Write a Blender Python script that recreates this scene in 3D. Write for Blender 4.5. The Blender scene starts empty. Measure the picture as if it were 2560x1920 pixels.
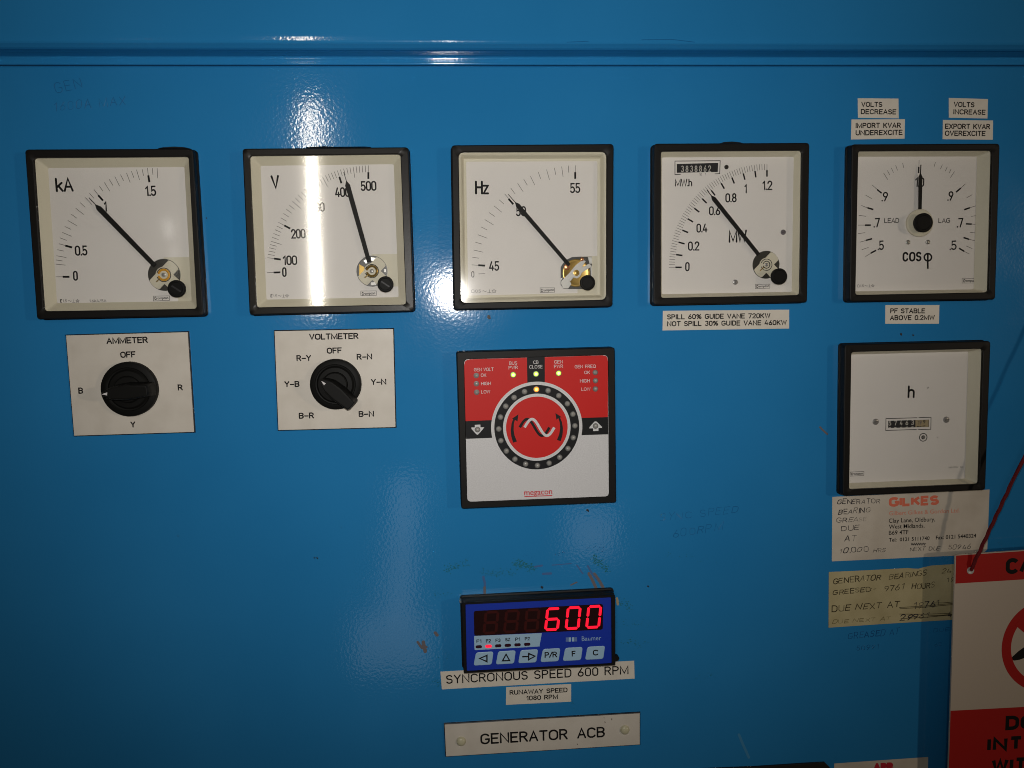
import bpy, math, random
from mathutils import Vector, Matrix

random.seed(7)
S = bpy.context.scene
MM = 0.001

# ------------------------------------------------------------------ camera
# panel coordinates in mm: x right, z up, d out of the panel towards the viewer
CAM = (-19.254, 22.283, 493.806)           # x, z, d
RX, RY, RZ = (math.radians(a) for a in (-5.19237918, 3.87608738, -1.51648452))
FPX = 2008.712                              # focal length in pixels of a 2560 px wide picture


def _rot():
    cx, sx, cy, sy, cz, sz = (math.cos(RX), math.sin(RX), math.cos(RY), math.sin(RY), math.cos(RZ), math.sin(RZ))
    a = Matrix(((cz, -sz, 0), (sz, cz, 0), (0, 0, 1)))
    b = Matrix(((cy, 0, sy), (0, 1, 0), (-sy, 0, cy)))
    c = Matrix(((1, 0, 0), (0, cx, -sx), (0, sx, cx)))
    return a @ b @ c


ROT = _rot()                                # rows: picture right, picture down, backwards (x, -z, d)
cd = bpy.data.cameras.new('camera')
cam = bpy.data.objects.new('camera', cd)
S.collection.objects.link(cam)


def _cv(r):
    return Vector((r[0], -r[2], -r[1]))


ax, ay, az = _cv(ROT[0]), -_cv(ROT[1]), _cv(ROT[2])
m = Matrix.Identity(4)
for i in range(3):
    m[i][0], m[i][1], m[i][2] = ax[i], ay[i], az[i]
m[0][3], m[1][3], m[2][3] = CAM[0] * MM, -CAM[2] * MM, CAM[1] * MM
cam.matrix_world = m
cd.sensor_width = 36
cd.lens = FPX * 36 / 2560
cd.clip_start = 0.01
cd.clip_end = 50
S.camera = cam

# ------------------------------------------------------------------ view and world
S.view_settings.view_transform = 'Standard'
S.view_settings.look = 'None'
S.view_settings.exposure = 0
S.view_settings.gamma = 1
S.cycles.use_denoising = True
S.cycles.use_adaptive_sampling = False
S.cycles.blur_glossy = 0.0
S.cycles.pixel_filter_type = 'BLACKMAN_HARRIS'
S.cycles.filter_width = 1.0
S.cycles.max_bounces = 8
S.cycles.transparent_max_bounces = 16
W = bpy.data.worlds.new('World')
S.world = W
W.use_nodes = True
W.node_tree.nodes['Background'].inputs[0].default_value = (1.0, 0.93, 0.85, 1)
W.node_tree.nodes['Background'].inputs[1].default_value = 0.011

# ------------------------------------------------------------------ measuring helpers
CROP = {'A': (40, 350, 520 / 1835), 'B': (580, 340, 480 / 1659), 'C': (1100, 340, 460 / 1659),
        'D': (1600, 340, 460 / 1526), 'E': (2080, 220, 460 / 1272), 'F': (2060, 830, 440 / 1738),
        'M': (1120, 850, 440 / 1659), 'P': (140, 800, 380 / 2034), 'Q': (660, 800, 360 / 1991),
        'G': (2060, 1220, 500 / 1975), 'S': (1090, 1370, 560 / 2212), 'N': (1060, 1720, 600 / 2212),
        'R': (2040, 1500, 520 / 2054), 'T': (0, 0, 1280 / 2212), 'U': (1280, 0, 1280 / 2212),
        'X': (900, 1200, 1100 / 2212), 'I': (0, 0, 1.0), 'B2': (1850, 1820, 550 / 2212)}


def U(px, py, d=0.0, k='I'):
    """where the plane d mm in front of the panel is met by a measured point -> (x, z) mm"""
    ox, oy, s = CROP[k]
    u = (ox + px * s - 1280) / FPX
    v = (oy + py * s - 960) / FPX
    w = ROT.transposed() @ Vector((u, v, -1))       # x, down, d
    t = (d - CAM[2]) / w[2]
    return (CAM[0] + w[0] * t, CAM[1] - w[1] * t)


def quad(k, d, *pts):
    return [U(x, y, d, k) for x, y in pts]


# ------------------------------------------------------------------ lamps
def aim(o, target):
    o.rotation_euler = (Vector(target) - o.location).to_track_quat('-Z', 'Y').to_euler()


def mirror(px, py, dist, d0=0.0):
    """the spot at dist mm from the panel that is seen mirrored at this point of the panel"""
    x, z = U(px, py, d0)
    k = (dist - d0) / (CAM[2] - d0)
    return Vector(((x + (x - CAM[0]) * k) * MM, -dist * MM, (z + (z - CAM[1]) * k) * MM))


def lamp(name, kind, loc, power, col):
    l = bpy.data.lights.new(name, kind)
    o = bpy.data.objects.new(name, l)
    S.collection.objects.link(o)
    o.location = loc
    l.energy = power
    l.color = col
    return o, l


def strip_lamp(name, a, b, width, power, col, side=False):
    """a lit strip between two points, turned to the panel"""
    o, l = lamp(name, 'AREA', (a + b) / 2, power, col)
    l.shape = 'RECTANGLE'
    l.size = width
    l.size_y = (b - a).length
    up = (b - a).normalized()
    zz = Vector((0, -1, 0))
    zz = (zz - up * zz.dot(up)).normalized()
    xx = up.cross(zz)
    mm_ = Matrix((xx, up, zz)).transposed().to_4x4()
    mm_.translation = (a + b) / 2
    o.matrix_world = mm_
    return o


# phone torch beside the lens
fl, l = lamp('phone_torch', 'SPOT', mirror(1128, 733, CAM[2] - 1), 5.2, (1.0, 0.97, 0.93))
l.spot_size = math.radians(95)
l.spot_blend = 1.0
l.shadow_soft_size = 0.005
tx, tz = U(1190, 620)
aim(fl, (tx * MM, 0, tz * MM))
# fluorescent tube behind the photographer
strip_lamp('tube_lamp', mirror(797, 775, 1100), mirror(776, 262, 1100), 0.018, 0.88, (1.0, 0.92, 0.78))
# lamp off to the right, throws the shadows to the left
rl, l = lamp('side_lamp', 'AREA', (1.55, -1.36, 0.14), 4.2, (1.0, 0.82, 0.62))
l.shape = 'DISK'
l.size = 0.07
aim(rl, (0.2, 0, -0.05))
# pale things in the room that the paint mirrors
strip_lamp('doorway_glow', mirror(992, 1575, 1500), mirror(1018, 1190, 1500), 0.07, 0.06, (0.85, 0.95, 1.0))
strip_lamp('floor_glow', mirror(890, 1605, 1500), mirror(1075, 1610, 1500), 0.15, 0.05, (0.85, 0.95, 1.0))
strip_lamp('far_glow', mirror(1475, 1390, 1500), mirror(1480, 1270, 1500), 0.12, 0.03, (0.85, 0.95, 1.0))

strip_lamp('window_glow', mirror(423, 596, 1500, 7), mirror(420, 548, 1500, 7), 0.018, 0.008, (1.0, 0.97, 0.9))
strip_lamp('window_glow', mirror(436, 690, 1500, 7), mirror(433, 612, 1500, 7), 0.014, 0.006, (1.0, 0.97, 0.9))


# ------------------------------------------------------------------ materials
def principled(name, col, rough=0.5, spec=0.5, metal=0.0, emit=None, es=0.0):
    mt = bpy.data.materials.new(name)
    mt.use_nodes = True
    b = mt.node_tree.nodes['Principled BSDF']
    b.inputs['Base Color'].default_value = (*col, 1)
    b.inputs['Roughness'].default_value = rough
    b.inputs['Specular IOR Level'].default_value = spec
    b.inputs['Metallic'].default_value = metal
    if emit:
        b.inputs['Emission Color'].default_value = (*emit, 1)
        b.inputs['Emission Strength'].default_value = es
    return mt


def node(mt, t, **kw):
    n = mt.node_tree.nodes.new(t)
    for k, v in kw.items():
        setattr(n, k, v)
    return n


def link(mt, a, b):
    mt.node_tree.links.new(a, b)


def bump(mt, scale, dist, detail=2.0, strength=1.0):
    b = mt.node_tree.nodes['Principled BSDF']
    tc = node(mt, 'ShaderNodeTexCoord')
    nz = node(mt, 'ShaderNodeTexNoise')
    nz.inputs['Scale'].default_value = scale
    nz.inputs['Detail'].default_value = detail
    bp = node(mt, 'ShaderNodeBump')
    bp.inputs['Distance'].default_value = dist
    bp.inputs['Strength'].default_value = strength
    link(mt, tc.outputs['Object'], nz.inputs['Vector'])
    link(mt, nz.outputs['Fac'], bp.inputs['Height'])
    link(mt, bp.outputs['Normal'], b.inputs['Normal'])
    return tc


def mottle(mt, col_a, col_b, scale, lo=0.35, hi=0.65, detail=5.0):
    b = mt.node_tree.nodes['Principled BSDF']
    tc = node(mt, 'ShaderNodeTexCoord')
    nz = node(mt, 'ShaderNodeTexNoise')
    nz.inputs['Scale'].default_value = scale
    nz.inputs['Detail'].default_value = detail
    rp = node(mt, 'ShaderNodeValToRGB')
    rp.color_ramp.elements[0].position = lo
    rp.color_ramp.elements[1].position = hi
    rp.color_ramp.elements[0].color = (*col_a, 1)
    rp.color_ramp.elements[1].color = (*col_b, 1)
    link(mt, tc.outputs['Object'], nz.inputs['Vector'])
    link(mt, nz.outputs['Fac'], rp.inputs['Fac'])
    link(mt, rp.outputs['Color'], b.inputs['Base Color'])


def glass_mat(name, rough, f0=1.5):
    mt = bpy.data.materials.new(name)
    mt.use_nodes = True
    nt = mt.node_tree
    nt.nodes.remove(nt.nodes['Principled BSDF'])
    out = nt.nodes['Material Output']
    tr = node(mt, 'ShaderNodeBsdfTransparent')
    tr.inputs['Color'].default_value = (0.99, 0.99, 0.985, 1)
    gl = node(mt, 'ShaderNodeBsdfGlossy')
    gl.inputs['Roughness'].default_value = rough
    # Schlick reflectance, the same from both sides of the pane
    lw = node(mt, 'ShaderNodeLayerWeight')
    lw.inputs['Blend'].default_value = 0.5
    p5 = node(mt, 'ShaderNodeMath', operation='POWER')
    p5.inputs[1].default_value = 5.0
    fr = node(mt, 'ShaderNodeMath', operation='MULTIPLY_ADD')
    r0 = ((f0 - 1) / (f0 + 1)) ** 2
    fr.inputs[1].default_value = 1 - r0
    fr.inputs[2].default_value = r0
    link(mt, lw.outputs['Facing'], p5.inputs[0])
    link(mt, p5.outputs[0], fr.inputs[0])
    mx = node(mt, 'ShaderNodeMixShader')
    link(mt, fr.outputs[0], mx.inputs[0])
    link(mt, tr.outputs[0], mx.inputs[1])
    link(mt, gl.outputs[0], mx.inputs[2])
    link(mt, mx.outputs[0], out.inputs['Surface'])
    return mt


M = {}
# blue paint: orange peel gloss over slightly uneven blue
M['paint'] = principled('blue_paint', (0.018, 0.2, 0.45), 0.12, 0.65)
mottle(M['paint'], (0.0175, 0.196, 0.465), (0.0225, 0.218, 0.505), 9.0, 0.3, 0.7, 6)
bump(M['paint'], 540.0, 0.000036, 1.2)


def vary_rough(mt, lo, hi, scale):
    b = mt.node_tree.nodes['Principled BSDF']
    tc = node(mt, 'ShaderNodeTexCoord')
    nz = node(mt, 'ShaderNodeTexNoise')
    nz.inputs['Scale'].default_value = scale
    nz.inputs['Detail'].default_value = 6
    mr = node(mt, 'ShaderNodeMapRange')
    mr.inputs['From Min'].default_value = 0.35
    mr.inputs['From Max'].default_value = 0.65
    mr.inputs['To Min'].default_value = lo
    mr.inputs['To Max'].default_value = hi
    link(mt, tc.outputs['Object'], nz.inputs['Vector'])
    link(mt, nz.outputs['Fac'], mr.inputs['Value'])
    link(mt, mr.outputs['Result'], b.inputs['Roughness'])


vary_rough(M['paint'], 0.062, 0.10, 22.0)
M['frame'] = principled('black_plastic', (0.008, 0.0072, 0.0065), 0.5, 0.16)
bump(M['frame'], 1500.0, 0.00003, 2)
M['frame_gloss'] = principled('black_gloss_plastic', (0.009, 0.008, 0.007), 0.34, 0.2)
bump(M['frame_gloss'], 500.0, 0.00003, 2)
M['knob'] = principled('knob_plastic', (0.005, 0.005, 0.0045), 0.55, 0.14)
bump(M['knob'], 1200.0, 0.00002, 2)
M['cream'] = principled('cream_plastic', (0.64, 0.60, 0.475), 0.5, 0.4)
M['dial'] = principled('dial_white', (0.72, 0.69, 0.665), 0.55, 0.3)
mottle(M['dial'], (0.745, 0.715, 0.69), (0.765, 0.735, 0.71), 25.0, 0.3, 0.7, 3)
M['ink'] = principled('black_ink', (0.008, 0.0075, 0.0075), 0.6, 0.15)
M['thin_ink'] = principled('grey_ink', (0.045, 0.042, 0.04), 0.5, 0.3)
M['pale_ink'] = principled('pale_ink', (0.17, 0.16, 0.155), 0.5, 0.3)
M['needle'] = principled('needle_black', (0.008, 0.0075, 0.007), 0.6, 0.2)
M['hole'] = principled('dark_recess', (0.035, 0.033, 0.028), 0.35, 0.5)
M['brass'] = principled('brass', (0.34, 0.22, 0.055), 0.3, 0.5, 0.6)
M['gold'] = principled('amber_spring', (0.90, 0.45, 0.05), 0.22, 0.6, 0.3)
M['copper'] = principled('copper', (0.60, 0.26, 0.12), 0.25, 0.5, 0.6)
M['steel'] = principled('steel', (0.55, 0.54, 0.51), 0.32, 0.5, 0.9)
M['dullsteel'] = principled('dull_steel', (0.30, 0.29, 0.28), 0.3, 0.6, 0.35)
M['greymetal'] = principled('grey_bracket', (0.52, 0.51, 0.48), 0.4, 0.5, 0.2)
M['glass'] = glass_mat('gauge_glass', 0.062)
M['plate'] = principled('engraved_white', (0.66, 0.595, 0.50), 0.42, 0.4)
mottle(M['plate'], (0.58, 0.535, 0.465), (0.645, 0.60, 0.53), 70.0, 0.25, 0.6, 8)
M['core'] = principled('black_core', (0.012, 0.012, 0.014), 0.5, 0.4)
M['tape'] = principled('label_tape', (0.68, 0.63, 0.55), 0.38, 0.4)
mottle(M['tape'], (0.64, 0.59, 0.51), (0.70, 0.65, 0.565), 90.0, 0.3, 0.6, 6)
M['red'] = principled('red_face', (0.56, 0.013, 0.010), 0.5, 0.2)
bump(M['red'], 2200.0, 0.00003, 2)
M['silver'] = principled('silver_face', (0.60, 0.595, 0.60), 0.42, 0.45)
bump(M['silver'], 2200.0, 0.00003, 2)
mottle(M['silver'], (0.54, 0.535, 0.54), (0.64, 0.635, 0.64), 1500.0, 0.3, 0.7, 2)
M['blackface'] = principled('black_face', (0.009, 0.009, 0.010), 0.5, 0.15)
bump(M['blackface'], 2200.0, 0.00002, 2)
M['redface_ink'] = principled('white_print', (0.62, 0.60, 0.60), 0.5, 0.3)
M['redprint'] = principled('red_print', (0.55, 0.02, 0.03), 0.5, 0.3)
M['led_off'] = principled('led_off', (0.30, 0.29, 0.27), 0.16, 0.6)
M['led_ring'] = principled('led_surround', (0.10, 0.10, 0.095), 0.35, 0.5)
M['led_green'] = principled('led_green', (0.4, 0.6, 0.1), 0.2, 0.5, 0, (0.55, 1.0, 0.06), 1.15)
M['led_green_core'] = principled('led_green_core', (0.4, 0.6, 0.1), 0.2, 0.5, 0, (1.0, 1.0, 0.35), 2.2)
M['led_amber'] = principled('led_amber', (0.8, 0.3, 0.05), 0.2, 0.5, 0, (1.0, 0.26, 0.015), 1.4)
M['led_amber_core'] = principled('led_amber_core', (0.8, 0.3, 0.05), 0.2, 0.5, 0, (1.0, 0.60, 0.16), 2.2)
M['blue_face'] = principled('blue_face', (0.008, 0.034, 0.38), 0.4, 0.4)
M['paleblue'] = principled('pale_blue_print', (0.33, 0.50, 0.66), 0.45, 0.4)
M['midblue'] = principled('mid_blue_print', (0.12, 0.19, 0.42), 0.45, 0.4)
M['window'] = principled('red_window', (0.016, 0.003, 0.003), 0.35, 0.25)
M['seg_on'] = principled('segment_lit', (0.5, 0.0, 0.01), 0.4, 0.2, 0, (1.0, 0.010, 0.032), 1.25)
M['seg_off'] = principled('segment_dark', (0.045, 0.006, 0.005), 0.4, 0.2)
M['pill_on'] = principled('pill_lit', (0.6, 0.0, 0.02), 0.4, 0.2, 0, (1.0, 0.02, 0.05), 1.1)
M['pill_off'] = principled('pill_dark', (0.030, 0.004, 0.012), 0.4, 0.3)
M['paper'] = principled('paper_label', (0.60, 0.54, 0.455), 0.6, 0.2)
mottle(M['paper'], (0.52, 0.46, 0.38), (0.62, 0.56, 0.475), 45.0, 0.3, 0.6, 8)
M['masking'] = principled('masking_tape', (0.42, 0.36, 0.17), 0.6, 0.2)
mottle(M['masking'], (0.41, 0.35, 0.19), (0.51, 0.445, 0.26), 60.0, 0.3, 0.65, 9)
bump(M['masking'], 900.0, 0.00008, 4)
M['orange_print'] = principled('orange_print', (0.72, 0.17, 0.10), 0.5, 0.3)
M['pale_orange'] = principled('pale_orange_print', (0.66, 0.30, 0.22), 0.5, 0.3)
M['pen'] = principled('pen_ink', (0.035, 0.032, 0.036), 0.5, 0.3)
M['pen_faint'] = principled('pen_faint', (0.23, 0.20, 0.17), 0.5, 0.3)
M['pen_brown'] = principled('pen_brown', (0.055, 0.043, 0.02), 0.5, 0.3)
M['pen_brown_faint'] = principled('pen_brown_faint', (0.20, 0.165, 0.075), 0.5, 0.3)
M['pen_blue'] = principled('pen_on_paint', (0.010, 0.12, 0.31), 0.25, 0.4)
M['pen_navy'] = principled('navy_pen_on_paint', (0.008, 0.07, 0.22), 0.25, 0.4)
M['sign_white'] = principled('sign_white', (0.55, 0.47, 0.39), 0.55, 0.3)
bump(M['sign_white'], 1300.0, 0.00006, 3)
M['sign_red'] = principled('sign_red', (0.42, 0.010, 0.008), 0.5, 0.3)
bump(M['sign_red'], 1300.0, 0.00005, 3)
M['cord'] = principled('red_cord', (0.16, 0.012, 0.016), 0.8, 0.2)
bump(M['cord'], 1800.0, 0.0003, 3)
M['nylon'] = principled('cream_nylon', (0.55, 0.52, 0.36), 0.3, 0.5)
M['gap'] = principled('seam_dark', (0.004, 0.02, 0.05), 0.5, 0.3)
M['rust'] = principled('primer_scratch', (0.135, 0.12, 0.13), 0.6, 0.2)
M['purple'] = principled('purple_rub', (0.05, 0.125, 0.30), 0.6, 0.2)
M['teal'] = principled('teal_rub', (0.010, 0.13, 0.17), 0.6, 0.2)
M['pale_rub'] = principled('pale_rub', (0.055, 0.24, 0.45), 0.5, 0.3)
M['breaker'] = principled('breaker_plastic', (0.016, 0.012, 0.008), 0.5, 0.4)
M['tan'] = principled('tan_wheel', (0.36, 0.29, 0.17), 0.5, 0.3)
M['abb'] = principled('red_logo_print', (0.52, 0.02, 0.04), 0.5, 0.3)


# ------------------------------------------------------------------ mesh builder
class MB:
    """collects shapes in panel mm, links them as ONE mesh object"""

    def __init__(self):
        self.v, self.f, self.mi, self.mats = [], [], [], []

    def mat(self, k):
        if k not in self.mats:
            self.mats.append(k)
        return self.mats.index(k)

    def face(self, pts, k):
        n = len(self.v)
        self.v += pts
        self.f.append(tuple(range(n, n + len(pts))))
        self.mi.append(self.mat(k))

    def loft(self, loops, k, cap_end=True, cap_start=False, closed=True):
        """loops: lists of (x, z, d) with equal counts, from the outside in"""
        n = len(loops[0])
        b = len(self.v)
        mi = self.mat(k)
        for lp in loops:
            self.v += lp
        for j in range(len(loops) - 1):
            for i in range(n if closed else n - 1):
                i2 = (i + 1) % n
                self.f.append((b + j * n + i, b + j * n + i2, b + (j + 1) * n + i2, b + (j + 1) * n + i))
                self.mi.append(mi)
        if cap_end:
            self.f.append(tuple(b + (len(loops) - 1) * n + i for i in range(n)))
            self.mi.append(mi)
        if cap_start:
            self.f.append(tuple(b + i for i in reversed(range(n))))
            self.mi.append(mi)

    def slab(self, loop, d0, d1, k, bev=0.0):
        """a thin plate with the outline loop (x, z), back at d0, front at d1"""
        lp = ccw(loop)
        if bev:
            self.loft([to3(lp, d0), to3(lp, d1 - bev), to3(shrink(lp, bev), d1)], k)
        else:
            self.loft([to3(lp, d0), to3(lp, d1)], k)

    def lathe(self, c, prof, k, n=32, cap=True):
        """prof: (radius, d) from the panel outwards"""
        loops = []
        for r, d in prof:
            loops.append([(c[0] + r * math.cos(2 * math.pi * i / n), c[1] + r * math.sin(2 * math.pi * i / n), d)
                          for i in range(n)])
        self.loft(loops, k, cap_end=cap)

    def ring(self, c, r0, r1, d0, d1, k, n=48):
        lp = lambda r, d: [(c[0] + r * math.cos(2 * math.pi * i / n), c[1] + r * math.sin(2 * math.pi * i / n), d)
                           for i in range(n)]
        self.loft([lp(r1, d0), lp(r1, d1), lp(r0, d1), lp(r0, d0)], k, cap_end=False)

    def ribbon(self, pts, w, d, k, closed=False, ridge=0.05, caps=True):
        """a pen line: two slopes meeting in a low ridge, round ends"""
        q = [pts[0]]
        for p in pts[1:]:
            if math.hypot(p[0] - q[-1][0], p[1] - q[-1][1]) > 1e-4:
                q.append(p)
        if closed and math.hypot(q[0][0] - q[-1][0], q[0][1] - q[-1][1]) < 1e-4:
            q.pop()
        n = len(q)
        if n == 1:
            self.lathe(q[0], [(w / 2, d), (w / 4, d + ridge)], k, 10)
            return
        h = w / 2
        L, C, R = [], [], []

        def nrm(a, b):
            dx, dy = b[0] - a[0], b[1] - a[1]
            l_ = math.hypot(dx, dy) or 1
            return (-dy / l_, dx / l_)

        for i in range(n):
            if closed:
                n0, n1 = nrm(q[i - 1], q[i]), nrm(q[i], q[(i + 1) % n])
            else:
                n0 = nrm(q[i - 1], q[i]) if i > 0 else nrm(q[i], q[i + 1])
                n1 = nrm(q[i], q[i + 1]) if i < n - 1 else n0
            mx, my = n0[0] + n1[0], n0[1] + n1[1]
            ll = math.hypot(mx, my)
            if ll < 0.3:
                mx, my, s = n1[0], n1[1], 1.0
            else:
                mx, my = mx / ll, my / ll
                s = min(1.7, 1 / max(0.3, mx * n1[0] + my * n1[1]))
            L.append((q[i][0] + mx * h * s, q[i][1] + my * h * s, d))
            R.append((q[i][0] - mx * h * s, q[i][1] - my * h * s, d))
            C.append((q[i][0], q[i][1], d + ridge))
        b = len(self.v)
        mi = self.mat(k)
        self.v += L + C + R
        for i in range(n if closed else n - 1):
            j = (i + 1) % n
            self.f.append((b + i, b + n + i, b + n + j, b + j))
            self.f.append((b + n + i, b + 2 * n + i, b + 2 * n + j, b + n + j))
            self.mi += [mi, mi]
        if not closed and caps:
            for i, sgn in ((0, 1), (n - 1, -1)):
                a0 = math.atan2(L[i][1] - C[i][1], L[i][0] - C[i][0])
                c0 = len(self.v)
                K = 5
                for t in range(1, K):
                    a = a0 + sgn * math.pi * t / K
                    self.v.append((C[i][0] + h * math.cos(a), C[i][1] + h * math.sin(a), d))
                fan = [b + i] + [c0 + t for t in range(K - 1)] + [b + 2 * n + i]
                for t in range(len(fan) - 1):
                    tri = (b + n + i, fan[t], fan[t + 1]) if sgn > 0 else (b + n + i, fan[t + 1], fan[t])
                    self.f.append(tri)
                    self.mi.append(mi)

    def build(self, name, parent=None, origin=None, smooth=True, angle=35):
        """origin (x, z, d) mm; a child takes its thing's own origin"""
        root = parent
        while root is not None and root.parent is not None:
            root = root.parent
        if root is not None:
            o0 = root['_o']
        else:
            o0 = origin if origin else (0, 0, 0)
        me = bpy.data.meshes.new(name)
        me.from_pydata([((x - o0[0]) * MM, -(d - o0[2]) * MM, (z - o0[1]) * MM) for x, z, d in self.v], [], self.f)
        for k in self.mats:
            me.materials.append(M[k])
        me.polygons.foreach_set('material_index', self.mi)
        if smooth:
            me.polygons.foreach_set('use_smooth', [True] * len(me.polygons))
            me.update()
            me.set_sharp_from_angle(angle=math.radians(angle))
            for p_ in me.polygons:
                if p_.area > 2.5e-5:
                    p_.use_smooth = False
        me.update()
        ob = bpy.data.objects.new(name, me)
        S.collection.objects.link(ob)
        if parent is not None:
            ob.parent = parent
        else:
            ob.location = (o0[0] * MM, -o0[2] * MM, o0[1] * MM)
            ob['_o'] = list(o0)
        return ob


def to3(lp, d):
    return [(x, z, d) for x, z in lp]


def area(lp):
    return sum(lp[i - 1][0] * lp[i][1] - lp[i][0] * lp[i - 1][1] for i in range(len(lp))) / 2


def ccw(lp):
    return list(lp) if area(lp) > 0 else list(reversed(lp))


def shrink(lp, t):
    """move every edge of an anticlockwise outline inwards by t"""
    n = len(lp)
    out = []
    for i in range(n):
        a, b, c = lp[i - 1], lp[i], lp[(i + 1) % n]
        e0 = (b[0] - a[0], b[1] - a[1])
        e1 = (c[0] - b[0], c[1] - b[1])
        l0, l1 = math.hypot(*e0) or 1e-9, math.hypot(*e1) or 1e-9
        n0, n1 = (-e0[1] / l0, e0[0] / l0), (-e1[1] / l1, e1[0] / l1)
        mx, my = n0[0] + n1[0], n0[1] + n1[1]
        ll = mx * mx + my * my
        s = 2 * t / max(ll, 0.4)
        out.append((b[0] + mx * s, b[1] + my * s))
    return out


def rquad(q, r, n=5):
    """four corners -> anticlockwise outline with round corners"""
    q = ccw(q)
    out = []
    for i in range(4):
        a, b, c = q[i - 1], q[i], q[(i + 1) % 4]
        va, vc = Vector((a[0] - b[0], a[1] - b[1])).normalized(), Vector((c[0] - b[0], c[1] - b[1])).normalized()
        p0, p1 = Vector(b) + va * r, Vector(b) + vc * r
        for t in range(n + 1):
            u = t / n
            p = p0 * (1 - u) ** 2 + Vector(b) * 2 * u * (1 - u) + p1 * u * u
            out.append((p.x, p.y))
    return out


def centre(q):
    return (sum(p[0] for p in q) / len(q), sum(p[1] for p in q) / len(q))


def bil(q, u, v):
    """q: TL, TR, BR, BL; u to the right, v down"""
    return tuple((q[0][i] * (1 - u) + q[1][i] * u) * (1 - v) + (q[3][i] * (1 - u) + q[2][i] * u) * v for i in (0, 1))


def thing(name, label, cat, c, d=0.0, group=None):
    o = bpy.data.objects.new(name, None)
    o.empty_display_size = 0.01
    S.collection.objects.link(o)
    o.location = (c[0] * MM, -d * MM, c[1] * MM)
    o['_o'] = [c[0], c[1], d]
    tag(o, label, cat, group)
    return o


def tag(o, label, cat, group=None):
    o['label'] = label
    o['category'] = cat
    if group:
        o['group'] = group


# ------------------------------------------------------------------ engraving font: centre lines, cap height 1
def arc(cx, cy, rx, ry, a0, a1, n=9):
    return [(cx + rx * math.cos(math.radians(a0 + (a1 - a0) * i / n)),
             cy + ry * math.sin(math.radians(a0 + (a1 - a0) * i / n))) for i in range(n + 1)]


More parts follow.
